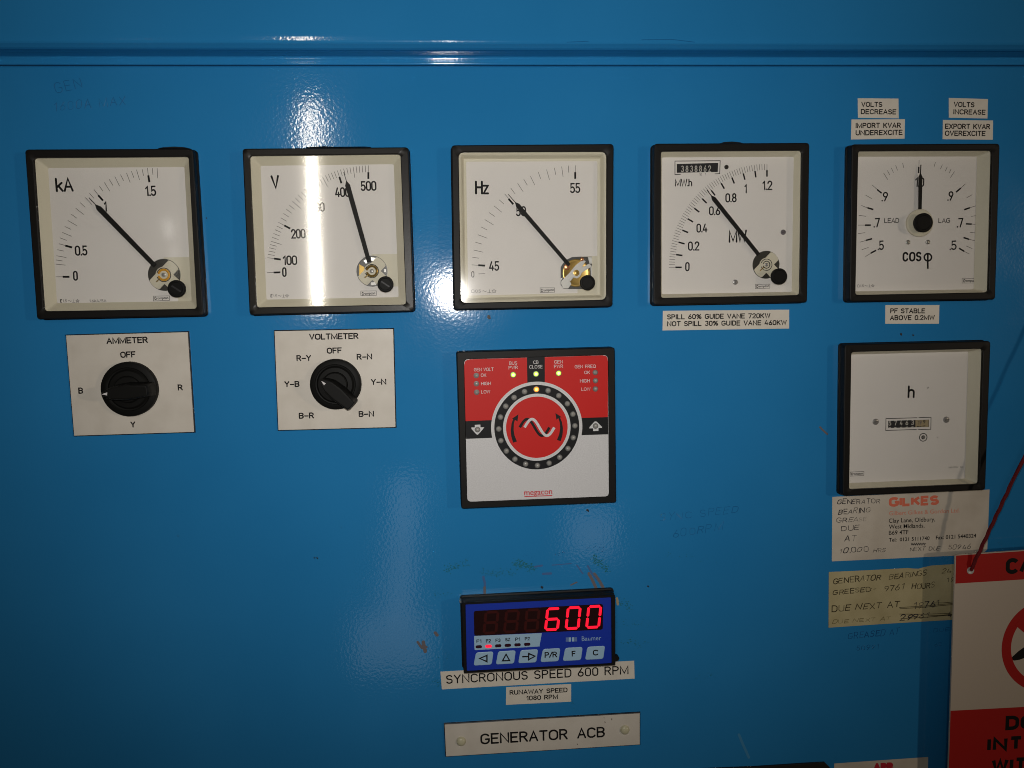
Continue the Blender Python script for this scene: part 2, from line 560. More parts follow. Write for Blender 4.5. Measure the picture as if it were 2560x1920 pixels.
_bowl = lambda w: arc(w, .76, .24, .24, 90, -90)
FONT = {
    ' ': (.28, []),
    '0': (.5, [arc(.25, .75, .25, .25, 0, 180) + arc(.25, .25, .25, .25, 180, 360) + [(.5, .75)]]),
    '1': (.26, [[(0, .78), (.22, 1), (.22, 0)]]),
    '2': (.5, [arc(.25, .74, .25, .26, 175, -35) + [(0, 0), (.5, 0)]]),
    '3': (.5, [arc(.25, .76, .23, .24, 150, -80) + arc(.24, .27, .26, .27, 80, -155)]),
    '4': (.52, [[(.27, 1), (0, .24), (.52, .24)], [(.39, .5), (.39, 0)]]),
    '5': (.48, [[(.45, 1), (.06, 1), (.03, .5)] + arc(.22, .31, .26, .31, 120, -150)]),
    '6': (.5, [[(.36, 1), (.05, .42)] + arc(.25, .27, .25, .27, 150, 510, 14)]),
    '7': (.48, [[(0, 1), (.48, 1), (.16, 0)]]),
    '8': (.5, [arc(.25, .755, .21, .245, 0, 360, 14), arc(.25, .26, .25, .26, 0, 360, 14)]),
    '9': (.5, [[(.14, 0), (.45, .58)] + arc(.25, .73, .25, .27, -30, 330, 14)]),
    'A': (.62, [[(0, 0), (.31, 1), (.62, 0)], [(.1, .33), (.52, .33)]]),
    'B': (.56, [[(0, 0), (0, 1), (.3, 1)] + _bowl(.3) + [(0, .52)], [(.3, .52)] + arc(.3, .26, .26, .26, 90, -90) + [(0, 0)]]),
    'C': (.6, [arc(.31, .69, .31, .31, 25, 180) + arc(.31, .31, .31, .31, 180, 335)]),
    'D': (.58, [[(0, 0), (0, 1), (.25, 1)] + arc(.25, .67, .33, .33, 90, 0) + arc(.25, .33, .33, .33, 0, -90) + [(0, 0)]]),
    'E': (.52, [[(.52, 1), (0, 1), (0, 0), (.52, 0)], [(0, .52), (.45, .52)]]),
    'F': (.5, [[(.5, 1), (0, 1), (0, 0)], [(0, .52), (.42, .52)]]),
    'G': (.62, [arc(.31, .69, .31, .31, 30, 180) + arc(.31, .31, .31, .31, 180, 360) + [(.62, .46), (.36, .46)]]),
    'H': (.58, [[(0, 0), (0, 1)], [(.58, 0), (.58, 1)], [(0, .52), (.58, .52)]]),
    'I': (.02, [[(.01, 0), (.01, 1)]]),
    'J': (.42, [[(.42, 1), (.42, .22)] + arc(.21, .22, .21, .22, 0, -180)]),
    'K': (.56, [[(0, 0), (0, 1)], [(.54, 1), (0, .4)], [(.18, .6), (.56, 0)]]),
    'L': (.48, [[(0, 1), (0, 0), (.48, 0)]]),
    'M': (.76, [[(0, 0), (0, 1), (.38, .08), (.76, 1), (.76, 0)]]),
    'N': (.62, [[(0, 0), (0, 1), (.62, 0), (.62, 1)]]),
    'O': (.64, [arc(.32, .68, .32, .32, 0, 180) + arc(.32, .32, .32, .32, 180, 360) + [(.64, .68)]]),
    'Q': (.64, [arc(.32, .68, .32, .32, 0, 180) + arc(.32, .32, .32, .32, 180, 360) + [(.64, .68)], [(.4, .22), (.64, -.04)]]),
    'P': (.54, [[(0, 0), (0, 1), (.28, 1)] + arc(.28, .74, .26, .26, 90, -90) + [(0, .48)]]),
    'R': (.56, [[(0, 0), (0, 1), (.28, 1)] + arc(.28, .75, .25, .25, 90, -90) + [(0, .5)], [(.28, .5), (.56, 0)]]),
    'S': (.54, [arc(.27, .755, .26, .245, 25, 260) + arc(.27, .26, .27, .26, 85, -155)]),
    'T': (.56, [[(0, 1), (.56, 1)], [(.28, 1), (.28, 0)]]),
    'U': (.58, [[(0, 1), (0, .29)] + arc(.29, .29, .29, .29, 180, 360) + [(.58, 1)]]),
    'V': (.6, [[(0, 1), (.3, 0), (.6, 1)]]),
    'W': (.86, [[(0, 1), (.2, 0), (.43, .95), (.66, 0), (.86, 1)]]),
    'X': (.56, [[(0, 0), (.56, 1)], [(0, 1), (.56, 0)]]),
    'Y': (.58, [[(0, 1), (.29, .48), (.58, 1)], [(.29, .48), (.29, 0)]]),
    'Z': (.54, [[(0, 1), (.54, 1), (0, 0), (.54, 0)]]),
    'h': (.42, [[(0, 0), (0, 1)], [(0, .45)] + arc(.21, .46, .21, .21, 180, 0) + [(.42, 0)]]),
    'k': (.46, [[(0, 0), (0, 1)], [(.42, .66), (0, .28)], [(.15, .42), (.46, 0)]]),
    'z': (.42, [[(0, .66), (.42, .66), (0, 0), (.42, 0)]]),
    'c': (.6, [arc(.28, .69, .28, .31, 20, 180) + arc(.28, .31, .28, .31, 180, 340)]),
    '.': (.02, [[(.01, .02)]]),
    ',': (.05, [[(.04, .05), (0, -.12)]]),
    ':': (.02, [[(.01, .12)], [(.01, .6)]]),
    '-': (.34, [[(0, .42), (.34, .42)]]),
    '_': (.5, [[(0, .42), (.5, .42)]]),
    '/': (.4, [[(0, -.02), (.4, 1.02)]]),
    '%': (.78, [[(.12, 0), (.66, 1)], arc(.15, .78, .15, .2, 0, 360, 10), arc(.63, .22, .15, .2, 0, 360, 10)]),
}


def frame_of(p0, p1):
    e = Vector((p1[0] - p0[0], p1[1] - p0[1]))
    w = e.length
    e.normalize()
    return e, Vector((-e.y, e.x)), w


def wobble(pts, amp):
    """a hand drawn line: each straight run bows a little"""
    out = [pts[0]]
    for a, b in zip(pts, pts[1:]):
        bow = random.uniform(-1, 1) * amp
        l_ = math.hypot(b[0] - a[0], b[1] - a[1]) or 1
        nx, ny = -(b[1] - a[1]) / l_, (b[0] - a[0]) / l_
        for t in (.25, .5, .75):
            o_ = bow * 4 * t * (1 - t)
            out.append((a[0] + (b[0] - a[0]) * t + nx * o_, a[1] + (b[1] - a[1]) * t + ny * o_))
        out.append((b[0] + random.uniform(-.3, .3) * amp, b[1] + random.uniform(-.3, .3) * amp))
    return out


def letters(mb, s, k, a, b, h, d, mat='ink', w=.13, gap=.2, jit=0.0, slant=0.0, caps=True, ridge=0.04):
    """engraved text from baseline point a to b (measured), cap height h (measured)"""
    p0, p1 = U(*a, d, k), U(*b, d, k)
    hh = U(a[0], a[1] - h, d, k)
    H = math.hypot(hh[0] - p0[0], hh[1] - p0[1])
    ex, ey, Wd = frame_of(p0, p1)
    sw = w * H
    pos, x = [], 0.0
    for ch in s:
        adv, st = FONT[ch]
        pos.append((x, st))
        x += adv + gap
    tot = x - gap
    sx = (Wd - sw) / max(tot, .05)
    if tot < .05:
        sx = H
    sy = H - sw
    for x0, st in pos:
        jx, jy, js = (random.uniform(-1, 1) * jit for _ in range(3))
        jr = random.uniform(-1, 1) * jit
        pen = sw * (1 + random.uniform(-3.2, 2.6) * jit)
        for pl in st:
            out = []
            for (px, py) in pl:
                qx, qy = px + jx * .5 + (py - .5) * (slant + jr), py * (1 + js) + jy * .5 + px * jr * .6
                lx = sw / 2 + (x0 + qx) * sx
                ly = sw / 2 + qy * sy
                out.append((p0[0] + ex.x * lx + ey.x * ly, p0[1] + ex.y * lx + ey.y * ly))
            cl = len(out) > 4 and math.hypot(out[0][0] - out[-1][0], out[0][1] - out[-1][1]) < 1e-4
            if len(out) == 1:
                mb.lathe(out[0], [(sw * .6, d), (sw * .4, d + ridge)], mat, 10)
            else:
                if jit and len(out) < 5:
                    out = wobble(out, H * jit * .22)
                mb.ribbon(out, pen, d, mat, closed=cl, ridge=ridge, caps=caps)


# ------------------------------------------------------------------ solid type: Blender's own built-in font
_TYPE = {}


def type_mesh(s, bold):
    key = (s, bold)
    if key not in _TYPE:
        cu = bpy.data.curves.new('t', 'FONT')
        cu.body = s
        cu.size = 1
        cu.offset = bold
        cu.resolution_u = 4
        cu.fill_mode = 'FRONT'
        ob = bpy.data.objects.new('t', cu)
        S.collection.objects.link(ob)
        dg = bpy.context.evaluated_depsgraph_get()
        me = ob.evaluated_get(dg).to_mesh()
        _TYPE[key] = ([tuple(v.co) for v in me.vertices], [tuple(p.vertices) for p in me.polygons])
        ob.evaluated_get(dg).to_mesh_clear()
        bpy.data.objects.remove(ob)
        bpy.data.curves.remove(cu)
    return _TYPE[key]


def typeset(mb, s, k, a, b, h, d, mat='ink', bold=0.0, slant=0.0, ref='H'):
    """printed text from baseline point a to b, height h of the letter ref"""
    vs, fs = type_mesh(s, bold)
    cap = max(v[1] for v in type_mesh(ref, bold)[0])
    x0, x1 = min(v[0] for v in vs), max(v[0] for v in vs)
    p0, p1 = U(*a, d, k), U(*b, d, k)
    hh = U(a[0], a[1] - h, d, k)
    H = math.hypot(hh[0] - p0[0], hh[1] - p0[1])
    ex, ey, Wd = frame_of(p0, p1)
    n = len(mb.v)
    mi = mb.mat(mat)
    for v in vs:
        ly = v[1] / cap * H
        lx = (v[0] - x0) / (x1 - x0) * Wd + slant * ly
        mb.v.append((p0[0] + ex.x * lx + ey.x * ly, p0[1] + ex.y * lx + ey.y * ly, d))
    for f in fs:
        mb.f.append(tuple(n + i for i in f))
        mb.mi.append(mi)


def lines(mb, k, d, segs, w, mat='ink', wk=None):
    """measured straight pen lines; w in mm"""
    for (x0, y0, x1, y1) in segs:
        mb.ribbon([U(x0, y0, d, k), U(x1, y1, d, k)], w, d, mat, caps=False, ridge=0.03)


def poly(mb, k, d, pts, mat, thick=0.05):
    lp = ccw([U(x, y, d, k) for x, y in pts])
    mb.loft([to3(lp, d), to3(lp, d + thick)], mat)


def outline(mb, k, d, pts, w, mat='ink'):
    mb.ribbon([U(x, y, d, k) for x, y in pts], w, d, mat, closed=True, ridge=0.03)


# ------------------------------------------------------------------ cabinet
XL, XR = -620, 640
cab = thing('control_cabinet', 'glossy sky blue painted steel cabinet front behind all the meters and labels', 'cabinet',
            (0, 0), 0)


def sweep(name, prof, mat, parent, ang=50):
    """prof: (z, d) from bottom to top, swept from XL to XR"""
    mb = MB()
    n = 40
    loops = []
    for z, d in prof:
        loops.append([(XL + (XR - XL) * i / n, z, d) for i in range(n + 1)])
    mb.loft(loops, mat, cap_end=False, closed=False)
    return mb.build(name, parent, angle=ang)


Z = lambda y, d=0.0: U(1280, y, d)[1]
zt = Z(164)
door = sweep('door_panel', [(-560, -20), (-560, 0), (zt - 1.4, 0), (zt - .8, -.12), (zt - .35, -.45), (zt, -1.0), (zt + .05, -6)], 'paint', cab)
z2, z4, z5 = Z(142, -1.5), Z(110, 13.5), Z(99, 15)
sweep('gutter', [(zt + .9, -9), (zt + .9, -2.2), (zt + 1.2, -1.7), (zt + 1.8, -1.5), (z2 - 1.1, -1.5), (z2 - .5, -1.3), (z2 - .15, -.9), (z2, -.2), (z2 + .03, 5.0)], 'paint', cab)
upper = sweep('upper_panel', [(z2 + .1, 3), (z2 + .1, 8.5), (z2 + .25, 10.2), (z2 + .75, 11.8), (z2 + 1.7, 13.1), (Z(110, 14), 14.2), (Z(106, 14.7), 14.7), (Z(102, 15), 14.97), (Z(98, 15), 15.08), (Z(93, 15), 15.17), (Z(88, 15.2), 15.2), (z5 + 8, 15.22), (z5 + 150, 15.25), (z5 + 150, 0)], 'paint', cab, 80)

ST = 0.05
# pencil and pen notes on the paint
mb = MB()
letters(mb, 'GEN', 'T', (243, 403), (355, 376), 46, ST, 'pen_blue', .07, .3, .10, .1)
mb.build('handwriting', door)
mb = MB()
letters(mb, '1600A MAX', 'T', (236, 482), (546, 452), 40, ST, 'pen_blue', .07, .32, .10, .1)
mb.build('handwriting', door)
mb = MB()
letters(mb, 'SYNC SPEED', 'X', (1508, 207), (1902, 164), 36, ST, 'pen_blue', .07, .3, .12, .15)
mb.build('handwriting', door)
mb = MB()
letters(mb, '600RPM', 'X', (1575, 292), (1826, 250), 38, ST, 'pen_blue', .07, .3, .12, .15)
mb.build('handwriting', door)
mb = MB()
letters(mb, 'GREASED AT', 'G', (240, 1492), (750, 1446), 62, ST, 'pen_navy', .09, .25, .12, .12)
mb.build('handwriting', door)
mb = MB()
letters(mb, '50991', 'G', (320, 1606), (542, 1592), 48, ST, 'pen_navy', .07, .3, .10, .1)
mb.build('handwriting', door)
mb = MB()
letters(mb, 'DUE', 'G', (1085, 1424), (1235, 1412), 38, ST, 'pen_navy', .08, .25, .1, .1)
mb.build('handwriting', door)
mb = MB()
letters(mb, '62', 'G', (1092, 1568), (1165, 1556), 38, ST, 'pen_navy', .08, .25, .1, .1)
mb.build('handwriting', door)


def blot(mb, c, rx, ry, ang, mat, d=ST, n=9):
    pts = []
    ca, sa = math.cos(ang), math.sin(ang)
    for i in range(n):
        t = 2 * math.pi * i / n
        r = random.uniform(.55, 1.15)
        x, y = rx * r * math.cos(t), ry * r * math.sin(t)
        pts.append((c[0] + x * ca - y * sa, c[1] + x * sa + y * ca))
    lp = ccw(pts)
    mb.loft([to3(lp, d), to3(shrink(lp, min(rx, ry) * .15), d + .02)], mat)


# scuffs, specks and scratches, as they lie on the door
mb = MB()


def spray(k, x0, y0, x1, y1, n, size, mat, tall=.5):
    for _ in range(n):
        t = random.random()
        x = x0 + (x1 - x0) * t + random.gauss(0, 1) * 6
        y = y0 + (y1 - y0) * t + random.gauss(0, 1) * 12
        s_ = size * random.uniform(.4, 1.3)
        blot(mb, U(x, y, ST, k), s_, s_ * tall, random.uniform(-.6, .9), mat, ST + random.uniform(0, .02), 7)


spray('X', 425, 455, 545, 415, 90, .48, 'teal')
spray('X', 610, 465, 780, 470, 90, .46, 'teal')
spray('X', 775, 415, 885, 445, 170, .55, 'teal')
spray('X', 1165, 385, 1250, 455, 130, .55, 'teal')
spray('X', 1300, 600, 1365, 645, 45, .5, 'teal')
spray('X', 1290, 718, 1490, 725, 40, .35, 'teal')
spray('X', 1310, 815, 1450, 830, 45, .4, 'teal')
spray('X', 1700, 1000, 1800, 975, 25, .4, 'teal')
spray('X', 370, 870, 470, 890, 20, .35, 'teal')
spray('X', 365, 1015, 400, 1025, 16, .4, 'teal')
spray('X', 370, 575, 520, 580, 30, .32, 'teal')
spray('X', 1060, 1120, 1090, 1150, 12, .4, 'teal')
spray('X', 1500, 380, 1800, 400, 25, .35, 'teal')
spray('X', 1130, 350, 1240, 348, 16, .42, 'pen_navy')
spray('X', 980, 372, 1025, 368, 12, .36, 'pen_navy')
spray('X', 800, 395, 870, 390, 12, .3, 'pen_navy')
mb.build('paint_speckle', door)['kind'] = 'stuff'

mb = MB()


def scratch(k, pts, w, mat, d=ST + .03):
    q = [U(x, y, d, k) for x, y in pts]
    fine = []
    for i in range(len(q) - 1):
        for t in range(6):
            u = t / 6
            fine.append((q[i][0] * (1 - u) + q[i + 1][0] * u + random.uniform(-.12, .12), q[i][1] * (1 - u) + q[i + 1][1] * u))
    fine.append(q[-1])
    mb = MB()
    mb.ribbon(fine, w, d, mat, ridge=0.02)
    mb.build('scratch', door if k != 'U' else upper)


scratch('X', [(620, 487), (628, 520), (625, 578)], 1.5, 'purple')
scratch('X', [(626, 540), (627, 580)], 1.6, 'rust', ST + .05)
scratch('X', [(1150, 470), (1172, 510), (1190, 550)], 1.9, 'rust')
scratch('X', [(1178, 472), (1205, 510), (1225, 548)], 1.9, 'rust')
scratch('X', [(1145, 432), (1165, 468), (1190, 500)], 1.2, 'purple')
scratch('X', [(1090, 428), (1120, 470)], .9, 'purple')
scratch('X', [(965, 428), (1062, 420)], .6, 'purple')
scratch('X', [(880, 436), (915, 430)], 1.2, 'purple')
scratch('X', [(920, 472), (960, 470)], 1.5, 'purple')
scratch('X', [(1060, 528), (1090, 514)], .9, 'rust')
scratch('X', [(290, 815), (312, 845)], 1.6, 'rust')
scratch('X', [(318, 815), (328, 862)], 2.3, 'rust')
scratch('X', [(305, 835), (335, 840)], 1.4, 'rust')
scratch('X', [(378, 768), (388, 780)], 2.0, 'rust')
scratch('X', [(1905, 1280), (1930, 1340), (1955, 1395)], 1.7, 'pale_rub')
scratch('X', [(1292, 595), (1296, 625)], 1.5, 'tan')
scratch('U', [(238, 182), (330, 178)], .3, 'pen_blue', 15.22)
scratch('U', [(560, 172), (690, 170), (790, 182)], .35, 'pen_blue', 15.22)
scratch('I', [(2050, 1068), (2058, 1076), (2068, 1085)], 1.2, 'rust')
for (x, y, r) in ((1222, 792, 1.2), (1469, 1276, 1.0), (786, 1395, .5), (793, 1395, .5), (1355, 1468, .8), (516, 545, .45),
                  (445, 1340, .35), (853, 1318, .35), (1620, 1466, .7), (2253, 835, .8), (2283, 838, .6), (1490, 1195, .4)):
    mb = MB()
    blot(mb, U(x, y, ST), r, r * 1.25, .6, 'core', ST, 11)
    mb.build('paint_chip', door)

# ------------------------------------------------------------------ panel meters
FR, LIP, DD = 8.0, 6.9, 1.2


def meter(key, label, corners, lip, gloss=False, group='square panel meters', inset=4.3, body_grow=.5, name='panel_meter', rr=1.9, step=False, face=None):
    """bezel from four measured front corners; cream well, dial, glass"""
    q = ccw(quad(key, FR, *corners))
    c = centre(q)
    t = thing(name, label, 'meter', c, 0, group)
    fm = 'frame_gloss' if gloss else 'frame'
    mb = MB()
    out = rquad(q, 2.2)
    lq = ccw(quad(key, LIP, *lip))
    li = rquad(lq, rr)
    mid = shrink(out, .7)
    mb.loft([to3(shrink(out, -body_grow), 0), to3(shrink(out, -body_grow), 1.8), to3(out, 2.2), to3(out, FR - .7),
             to3(shrink(out, .22), FR - .2), to3(mid, FR), to3(shrink(li, -.5), FR), to3(shrink(li, -.12), FR - .25),
             to3(li, LIP - .2), to3(li, LIP - .9)], fm, cap_end=False)
    mb.build('bezel', t)
    # cream well down to the dial
    mb = MB()
    lo = shrink(li, -.3)
    dq = ccw(quad(key, DD, *face)) if face else shrink(ccw(lq), inset)
    di = rquad(dq, 1.0)
    if step:
        a, b_ = shrink(li, .35), shrink(li, 1.9)
        mb.loft([to3(lo, LIP - .8), to3(a, LIP - .95), to3(shrink(li, 1.2), LIP - 1.5), to3(shrink(li, 1.9), LIP - 2.6),
                 to3(shrink(li, 2.3), DD + 1.6), to3(shrink(li, 3.0), DD + .55), to3(di, DD + .35), to3(di, DD - .1)], 'cream', cap_end=False)
    else:
        mb.loft([to3(lo, LIP - .8), to3(shrink(li, .1), LIP - .9), to3(di, DD + .25), to3(di, DD - .1)], 'cream', cap_end=False)
    mb.build('dial_surround', t, angle=20)
    mb = MB()
    dl = shrink(di, -.6)
    mb.loft([to3(dl, DD - .5), to3(dl, DD)], 'dial')
    dial = mb.build('dial', t)
    mb = MB()
    g = shrink(li, -.25)
    mb.loft([to3(g, LIP - .55), to3(g, LIP - .35)], 'glass', cap_start=True)
    mb.build('glass', t)
    return t, dial, dq


PR = DD + .03


def numeral(dial, key, s, a, b, h, w=.15, gap=.2, name='numeral', mat='ink'):
    mb = MB()
    letters(mb, s, key, a, b, h, PR, mat, w, gap)
    return mb.build(name, dial)


def scale(dial, key, thin, thick, wt=.28, wT=1.15, thin_mat='thin_ink'):
    mb = MB()
    lines(mb, key, PR, thin, wt, thin_mat)
    lines(mb, key, PR + .05, thick, wT, 'ink')
    mb.build('scale_markings', dial)


def maker(dial, key, rect, a, b, h):
    mb = MB()
    outline(mb, key, PR, rect, .22)
    cx = a[0] + (b[0] - a[0]) * .13
    cy = a[1] + (b[1] - a[1]) * .13
    typeset(mb, 'C', key, (a[0], a[1] + h * .15), (cx, cy + h * .15), h * 1.25, PR, 'ink', .05)
    typeset(mb, 'rompton', key, (cx + (b[0] - a[0]) * .01, cy), b, h, PR, 'ink', .02)
    mb.build('maker_mark', dial)


def symbols(dial, key, x, y, h, cl='C', val='1.5', gapx=1.0):
    """accuracy class row: coil, class, wave, upright and star"""
    mb = MB()
    w = .2
    r = lambda *p: [U(x + a * h * gapx, y - b * h, PR, key) for a, b in p]
    if cl == 'C':
        mb.ribbon(r((.75, .95), (.25, .95), (.25, .05), (.75, .05)), w * 2, PR, 'ink')
        mb.ribbon(r((.3, .5), (.7, .5)), w * 1.4, PR, 'ink')
    else:
        mb.ribbon(r((0, 0), (0, .6), (.2, .95), (.6, .95), (.8, .6), (.8, 0)), w, PR, 'thin_ink')
        mb.ribbon(r((.15, .0), (.65, 0)), w, PR, 'thin_ink')
    letters(mb, val, key, (x + 1.1 * h * gapx, y), (x + 2.6 * h * gapx, y), h, PR, 'thin_ink', .12)
    mb.ribbon(r((3.0, .45), (3.3, .7), (3.6, .5), (3.9, .3), (4.2, .55)), w, PR, 'thin_ink')
    mb.ribbon(r((4.5, 0), (5.5, 0)), w, PR, 'thin_ink')
    mb.ribbon(r((5.0, 0), (5.0, 1)), w, PR, 'thin_ink')
    st = []
    for i in range(5):
        for (rad, da) in ((.62, 0), (.34, 36)):
            a_ = math.radians(90 + 72 * i + da)
            st.append((6.3 + rad * math.cos(a_), .5 + rad * math.sin(a_)))
    mb.ribbon(r(*st), w, PR, 'ink', closed=True)
    mb.ribbon(r((6.3, .65), (6.3, .25)), w, PR, 'ink')
    mb.build('symbol_row', dial)


def needle(t, key, base, blade, tip, w, d=3.4):
    b0, b1, b2 = U(*base, d, key), U(*blade, d, key), U(*tip, d, key)
    ex, ey, L = frame_of(b0, b1)
    h = w / 2
    P = lambda l_, s_: (b0[0] + ex.x * l_ + ey.x * s_, b0[1] + ex.y * l_ + ey.y * s_)
    ex2, ey2, L2 = frame_of(b1, b2)
    tipw = .16
    lp = [P(0, -h * .85), P(L - w * .9, -h), P(L, -tipw), (b2[0] - ey2.x * tipw, b2[1] - ey2.y * tipw),
          (b2[0] + ey2.x * tipw, b2[1] + ey2.y * tipw), P(L, tipw), P(L - w * .9, h), P(0, h * .85)]
    mb = MB()
    lp = ccw(lp)
    mb.loft([to3(lp, d - .35), to3(lp, d + .25)], 'needle', cap_start=True)
    return mb.build('needle', t, smooth=False)


def adjuster(t, key, c, r, d0=LIP - .35, d1=8.9, slot=True):
    p = U(*c, d1, key)
    mb = MB()
    mb.lathe(p, [(r * .98, d0), (r, d1 - .5), (r * .93, d1 - .1), (r * .82, d1), (r * .76, d1), (r * .70, d1 - .25)], 'knob', 40)
    if slot:
        s = r * .55
        lp = [(p[0] - s, p[1] + s * .5), (p[0] - s * .8, p[1] + s * .75), (p[0] + s, p[1] - s * .5), (p[0] + s * .8, p[1] - s * .75)]
        mb.slab(lp, d1 - .3, d1 - .2, 'core')
    return mb.build('zero_adjuster', t)


def movement(t, key, c, r, notch=True, spring='brass', arms=(45, -45, 225), rot=0.0, shine=True):
    """round opening in the dial with the hairspring and its cream bracket"""
    d = DD + .05
    p = U(*c, d, key)
    mb = MB()
    mb.lathe(p, [(r, d - .1), (r, d), (r * .97, d + .02)], 'hole', 48)
    mv = mb.build('movement', t)
    mb = MB()
    # ring round the spring plus arms, one plate
    n = 72
    lp = []
    for i in range(n):
        a = 360.0 * i / n
        rad = r * .50
        for am in arms:
            da = (a - am - rot + 180) % 360 - 180
            if abs(da) < 60:
                half = r * .40
                s_ = abs(math.sin(math.radians(da))) or 1e-6
                cc = math.cos(math.radians(da))
                lim = min(r * .965, half / s_) if cc > 0 else 0
                rad = max(rad, lim)
        lp.append((p[0] + rad * math.cos(math.radians(a)), p[1] + rad * math.sin(math.radians(a))))
    mb.loft([to3(lp, d + .02), to3(lp, d + .7)], 'cream')
    mb.build('bracket', mv, smooth=False)
    mb = MB()
    mb.lathe(p, [(r * .46, d + .7), (r * .46, d + .78), (r * .44, d + .79)], 'cream', 40)
    # hairspring: a flat coil
    for (r0, r1, k2, dd) in ((.40, .45, 'core', .80), (.25, .39, spring, .84)) if spring != 'core' else ((.38, .43, 'core', .80), (.22, .28, 'core', .84)):
        pts = []
        for i in range(50):
            a = math.radians(200 + 320 * i / 49)
            pts.append((p[0] + r * (r0 + r1) / 2 * math.cos(a), p[1] + r * (r0 + r1) / 2 * math.sin(a)))
        mb.ribbon(pts, r * (r1 - r0), d + dd, k2, ridge=.35)
    a = math.radians(222)
    mb.ribbon([(p[0] + r * .3 * math.cos(a), p[1] + r * .3 * math.sin(a)), (p[0] + r * .62 * math.cos(a), p[1] + r * .62 * math.sin(a))],
              r * .07, d + .9, 'brass', ridge=.2)
    mb.build('hairspring', mv)
    mb = MB()
    mb.lathe(p, [(r * .13, d + .8), (r * .13, d + 1.2), (r * .07, d + 1.4)], 'dullsteel', 20)
    mb.build('pivot', mv)
    if shine:
        mb = MB()
        for (a0, a1, r0, r1, k2) in ((104, 128, .62, .86, 'steel'), (70, 92, .66, .9, 'steel'), (150, 205, .55, .93, 'brass'), (262, 285, .72, .92, 'dullsteel'), (-6, 8, .78, .93, 'dullsteel')):
            lp = [(p[0] + r * rr_ * math.cos(math.radians(a_)), p[1] + r * rr_ * math.sin(math.radians(a_)))
                  for rr_, a_ in ((r0, a0), (r0, a1), (r1, a1), (r1, a0))]
            mb.slab(lp, d + .03, d + .3, k2, .08)
        mb.build('magnet', mv)
    return mv


def hub_plate(dial, key, pts):
    mb = MB()
    poly(mb, key, DD + .005, pts, 'cream', .02)
    mb.build('hub_plate', dial)


def screw(t, key, c, r, mat='dullsteel', name='screw', d=DD + .03):
    p = U(*c, d, key)
    mb = MB()
    mb.lathe(p, [(r, d), (r * .95, d + .35), (r * .6, d + .65), (r * .2, d + .72)], mat, 24)
    mb.slab([(p[0] - r * .6, p[1] - r * .15), (p[0] + r * .6, p[1] - r * .02), (p[0] + r * .6, p[1] + r * .18), (p[0] - r * .6, p[1] + r * .05)], d + .5, d + .75, 'core')
    mb.build(name, t)


def gasket(t, key, pts):
    mb = MB()
    lp = ccw([U(x, y, 1.5, key) for x, y in pts])
    mb.loft([to3(lp, 0.05), to3(lp, 3.0), to3(shrink(lp, .3), 3.4)], 'frame')
    mb.build('mounting_clip', t)


# --- ammeter
t, dial, dq = meter('A', 'black framed kA ammeter with its needle just below 1, above the AMMETER switch', [(75, 82), (1560, 75), (1655, 1552), (182, 1582)],
                    [(160, 160), (1525, 150), (1597, 1488), (252, 1510)], inset=4.6)
thinA = [(350, 1207, 412, 1207), (350, 1095, 437, 1104), (352, 1058, 410, 1067), (357, 1021, 445, 1037), (365, 968, 422, 980), (378, 915, 440, 932),
         (388, 863, 447, 886), (408, 815, 490, 850), (430, 763, 484, 788), (457, 710, 535, 755), (488, 655, 537, 690), (527, 602, 598, 658),
         (567, 553, 610, 593), (612, 508, 670, 570), (648, 470, 688, 515), (688, 437, 728, 488), (735, 405, 767, 452), (780, 375, 828, 452),
         (823, 348, 856, 402), (872, 323, 914, 407), (922, 305, 950, 360), (975, 290, 1007, 375), (1018, 275, 1040, 333), (1063, 262, 1090, 353),
         (1112, 255, 1125, 315), (1160, 248, 1167, 312), (1202, 248, 1208, 307), (1245, 248, 1250, 337), (334, 1093, 340, 1094)]
scale(dial, 'A', thinA, [(412, 1207, 472, 1207), (435, 932, 495, 948), (725, 487, 768, 535), (1167, 312, 1177, 373)])
numeral(dial, 'A', 'kA', (352, 460), (510, 456), 126, .145, .16, 'unit_mark')
numeral(dial, 'A', '1.5', (1143, 497), (1240, 494), 92)
numeral(dial, 'A', '1', (778, 632), (806, 632), 92)
numeral(dial, 'A', '0.5', (522, 1022), (633, 1020), 90)
numeral(dial, 'A', '0', (505, 1242), (548, 1242), 88)
mb = MB()
letters(mb, '1.6kA/5A', 'A', (648, 1432), (797, 1430), 25, PR, 'thin_ink', .12)
mb.build('rating_text', dial)
symbols(dial, 'A', 385, 1432, 25)
maker(dial, 'A', [(1212, 1378), (1355, 1375), (1355, 1414), (1213, 1420)], (1222, 1407), (1345, 1402), 22)
hub_plate(dial, 'A', [(1302, 1036), (1545, 1032), (1556, 1425), (1432, 1432), (1430, 1200), (1310, 1200)])
movement(t, 'A', (1308, 1190), 137 * .283 / 4.12, spring='gold', shine=False)
needle(t, 'A', (1225, 1110), (700, 570), (645, 510), 3.0)
adjuster(t, 'A', (1412, 1312), 5.1)
gasket(t, 'A', [(1260, 78), (1310, 68), (1400, 63), (1490, 67), (1545, 80)])

# --- voltmeter
t, dial, dq = meter('B', 'black framed V voltmeter with a bright vertical lamp reflection in its glass', [(88, 108), (1525, 95), (1575, 1515), (150, 1548)],
                    [(155, 175), (1455, 160), (1502, 1455), (215, 1480)], gloss=True, inset=4.5)
ang = [(100, 8.0), (150, 17), (200, 28), (250, 41.8), (300, 53.5), (350, 63.3), (400, 72.3), (450, 81.4), (500, 90)]


def angB(v):
    for (v0, a0), (v1, a1) in zip(ang, ang[1:]):
        if v <= v1:
            return math.radians(a0 + (a1 - a0) * (v - v0) / (v1 - v0))


